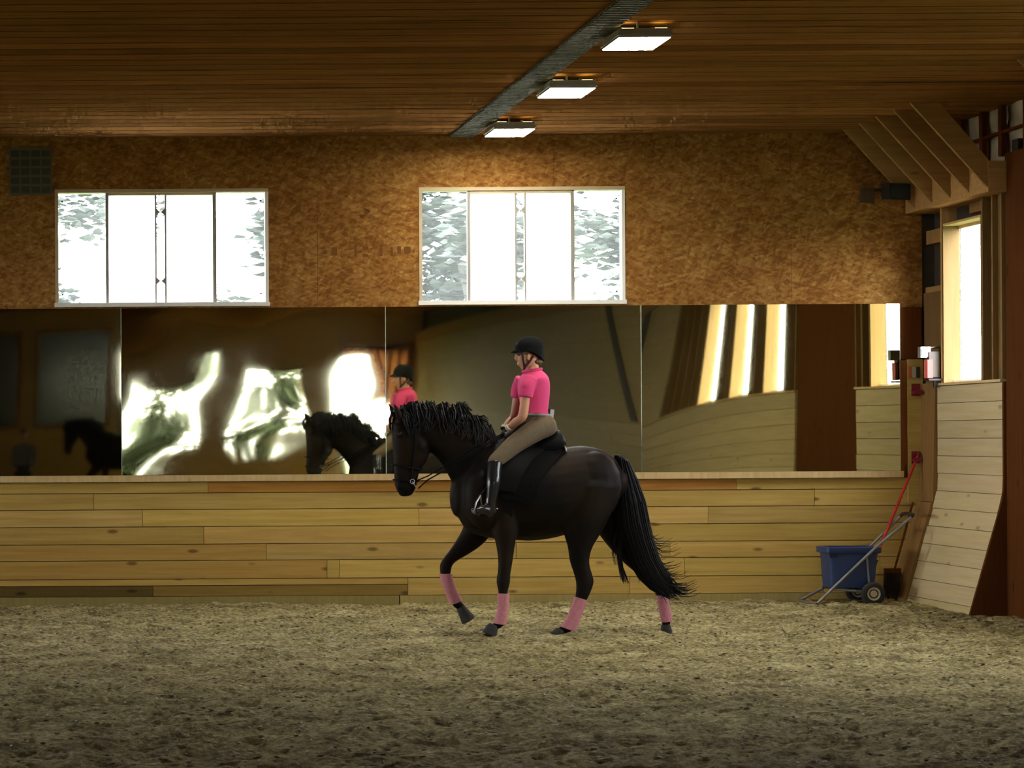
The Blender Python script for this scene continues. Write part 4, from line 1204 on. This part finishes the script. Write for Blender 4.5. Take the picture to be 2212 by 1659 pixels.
# helmet
hc = P(1144, 753, Y0)
hm = MB()
v = []; f = []; nr, ns = 10, 28
for j in range(nr + 1):
    ph = (math.pi / 2) * j / nr
    for k in range(ns):
        th = 2 * math.pi * k / ns
        drop = -.030 - .080 * max(0, math.cos(th)) ** 1.3 if j == 0 else 0
        r = math.cos(ph) ** .85
        x, y, z = .126 * r * math.cos(th), .098 * r * math.sin(th), .108 * math.sin(ph) + drop
        v.append(hc + Vector((x, y, z)))
for j in range(nr):
    for k in range(ns): f.append((j * ns + k, j * ns + (k + 1) % ns, (j + 1) * ns + (k + 1) % ns, (j + 1) * ns + k))
f.append(tuple(range(nr * ns, nr * ns + ns))); f.append(tuple(range(ns))[::-1])
helmet = hm.add(v, f).build('helmet', M['helmet'], person, True)
# peak, strap, vent
pk = MB(); v = []; f = []
for j in range(5):
    for k in range(13):
        th = math.pi - .95 + 1.9 * k / 12; e = j / 4
        ext = 1 + e * .42 * math.cos((k / 12 - .5) * math.pi) ** .6
        v.append(hc + Vector((.118 * math.cos(th) * ext, .094 * math.sin(th), -.008 - .03 * e)))
for j in range(4):
    for k in range(12):
        a = j * 13 + k; f.append((a, a + 1, a + 14, a + 13))
n_ = len(v); v += [p + Vector((0, 0, .008)) for p in v]; f += [tuple(x + n_ for x in q[::-1]) for q in f]
pk.add(v, f).build('peak', M['helmet'], helmet, True)
for s in (-1, 1):
    MB().tube([P(1128, 762, Y0 + s * .085), P(1130, 778, Y0 + s * .07), P(1133, 794, Y0 + s * .042), P(1130, 800, Y0)], .009, 6).build('strap', M['black'], helmet, True)
    MB().tube([P(1152, 768, Y0 + s * .085), P(1142, 784, Y0 + s * .066), P(1133, 794, Y0 + s * .042)], .009, 6).build('strap', M['black'], helmet, True)
mb = MB(); mb.ball(P(1158, 782, Y0), (.055, .06, .03), 14); mb.build('hair', M['brownhair'], person, True)
for s in (-1, 1):
    MB().tube([P(1116, 764, Y0 + s * .012), P(1117, 765, Y0 + s * .045), P(1126, 764, Y0 + s * .07), P(1140, 765, Y0 + s * .078)], .004, 6).build('glasses', M['lens'], person, True)
# boots with stirrups
for m_ in (lambda v: v, mir):
    mb = MB()
    limb(mb, [m_(KNEE + Vector((.005, 0, -.01))), m_(KNEE.lerp(MIDC, .5)), m_(MIDC), m_(MIDC.lerp(ANK, .6)), m_(ANK), m_(HEEL + Vector((0, 0, .02)))], [.064, .06, .060, .050, .046, .04], cap=.3)
    limb(mb, [m_(HEEL + Vector((-.02, 0, .02))), m_(ANK.lerp(TOE, .4) + Vector((0, 0, -.015))), m_(ANK.lerp(TOE, .8) + Vector((0, 0, -.008))), m_(TOE)], [.04, .042, .038, .026], 1.05)
    mb.fuse('boot', M['boot'], person, .008, 4)
    st = thing('stirrup', 'polished steel stirrup iron under the rider\'s boot' if m_ is not mir else 'stirrup iron on the far side of the horse', 'stirrup', tuple(m_(P(1036, 1072, Y0 - .40))), 'pair of stirrups')
    top = m_(P(1038, 1070, Y0 - .375)); q0, q1 = m_(P(1023, 1106, Y0 - .44)), m_(P(1034, 1112, Y0 - .33))
    MB().tube([top, m_(P(1029, 1085, Y0 - .44)), q0], .0075, 8).build('side_arm', M['metal'], st, True)
    MB().tube([top, m_(P(1041, 1090, Y0 - .335)), q1], .0075, 8).build('side_arm', M['metal'], st, True)
    MB().tube([q0, q1], .012, 8).build('tread', M['metal'], st, True)
    MB().tube([top, m_(P(1060, 1040, Y0 - .345)), m_(P(1085, 1000, Y0 - .31))], .009, 6).build('stirrup_leather', M['leather'], st, True)
    sp0 = m_(P(1068, 1098, Y0 - .35))
    MB().tube([sp0, sp0 + Vector((.03, 0, -.005))], .005, 6).build('spur', M['metal'], person, True)
# gloved hands closed round the reins
for side, m_ in ((-1, lambda v: v), (1, mir)):
    d = (HAND - WRI).normalized()
    mb = MB()
    limb(mb, [m_(WRI + d * .005), m_(WRI + d * .030)], [.036, .033], cap=.1)
    mb.build('cuff', M['cuff'], person, True)
    g = MB(); up = Vector((.55, 0, .83)); pal = HAND + d * .026
    g.loft([(m_(pal - d * .035), m_(Vector((0, 0, 0)) + up * .03 + Vector((0, Y0, 0))) - Vector((0, Y0, 0)), Vector((0, .022, 0))), (m_(pal), up * .044, Vector((0, .025, 0))), (m_(pal + d * .032), up * .044, Vector((0, .021, 0)))], 14, 3)
    for i in range(4):
        o = pal + d * .03 + up * (.029 - .019 * i); L_ = (.030, .034, .031, .025)[i]
        g.tube([m_(o), m_(o + d * L_), m_(o + d * (L_ + .006) + Vector((0, .020, -.004))), m_(o + d * (L_ - .022) + Vector((0, .034, -.008))), m_(o + d * (L_ - .034) + Vector((0, .026, -.008)))], [.0115, .0115, .011, .010, .008], 8)
    o = pal - d * .01 + up * .034
    g.tube([m_(o), m_(o + up * .016 + d * .016), m_(o + up * .012 + d * .04 + Vector((0, .012, 0)))], [.011, .010, .008], 8)
    g.fuse('glove', M['glovemat'], person, .0045, 2)

# ------------------------------------------------------------------ figures seen only in the mirrors
h2 = thing('horse', 'dark horse standing far across the arena, seen only in the mirror', 'horse', (1.3, -5, 0))
shift = Matrix.Translation((1.25 - P(1180, 1370, Y0).x, -5 - Y0, 0))
for ch in list(horse.children):
    if ch.name.split('.')[0] in ('body', 'eye', 'tail', 'mane', 'hoof'):
        c = ch.copy(); COL.objects.link(c); c.parent = h2; c.matrix_parent_inverse = WM[h2.name].inverted(); c.matrix_basis = shift.copy()

bx_, by_ = -.95, -4.0
spc = thing('person', 'standing figure in dark cap and grey top, seen in the mirror', 'person', (bx_, by_, 0))
Vp = lambda x, y, z: Vector((bx_ + x, by_ + y, z))
ring = lambda z, rx, ry, x=0, y=0: (Vp(x, y, z), Vector((rx, 0, 0)), Vector((0, ry, 0)))
mb = MB()
mb.loft([ring(.92, .15, .11), ring(1.1, .13, .10), ring(1.3, .16, .11), ring(1.44, .17, .09), ring(1.50, .07, .06)], 18, 3)
mb.loft([ring(1.48, .05, .05), ring(1.58, .05, .055)], 14, 1)
mb.loft([ring(1.57, .05, .06, 0, .01), ring(1.64, .07, .085, 0, .01), ring(1.72, .075, .095), ring(1.79, .055, .07)], 16, 3)
mb.ball(Vp(0, .10, 1.67), (.012, .02, .02), 8)
for s in (-1, 1):
    limb(mb, [Vp(s * .19, 0, 1.42), Vp(s * .24, -.02, 1.16), Vp(s * .2, .12, .96), Vp(s * .16, .2, .93)], [.05, .042, .034, .028])
    limb(mb, [Vp(s * .09, 0, .95), Vp(s * .10, .02, .5), Vp(s * .10, 0, .10), Vp(s * .10, .12, .03)], [.085, .058, .042, .035])
    mb.ball(Vp(s * .078, 0, 1.67), (.012, .02, .03), 8)
    for k in range(4):
        o = Vp(s * .16 - .03 + .02 * k, .21, .92); mb.tube([o, o + Vector((0, .04, -.01)), o + Vector((0, .055, -.04))], [.009, .009, .007], 6)
mb.fuse('body', M['skin'], spc, .011, 4)
mb = MB(); mb.loft([ring(.98, .165, .125), ring(1.1, .145, .115), ring(1.3, .175, .125), ring(1.44, .185, .105), ring(1.49, .09, .075)], 18, 3, .2)
for s in (-1, 1): limb(mb, [Vp(s * .19, 0, 1.42), Vp(s * .24, -.02, 1.16), Vp(s * .2, .12, .98)], [.064, .055, .048])
mb.fuse('jacket', plain('grey_fleece', (.16, .16, .15), .9), spc, .011, 4)
mb = MB(); mb.loft([ring(1.02, .155, .12), ring(.9, .19, .15), ring(.5, .22, .18), ring(.12, .17, .15)], 18, 3, .2)
mb.fuse('long_skirt', plain('dark_cloth', (.02, .022, .02), .9), spc, .012, 3)
mb = MB(); mb.ball(Vp(0, 0, 1.76), (.095, .11, .07), 14); mb.loft([ring(1.755, .07, .03, 0, .09), ring(1.745, .06, .05, 0, .15)], 12, 1, .2)
mb.fuse('cap', M['black'], spc, .01, 2)
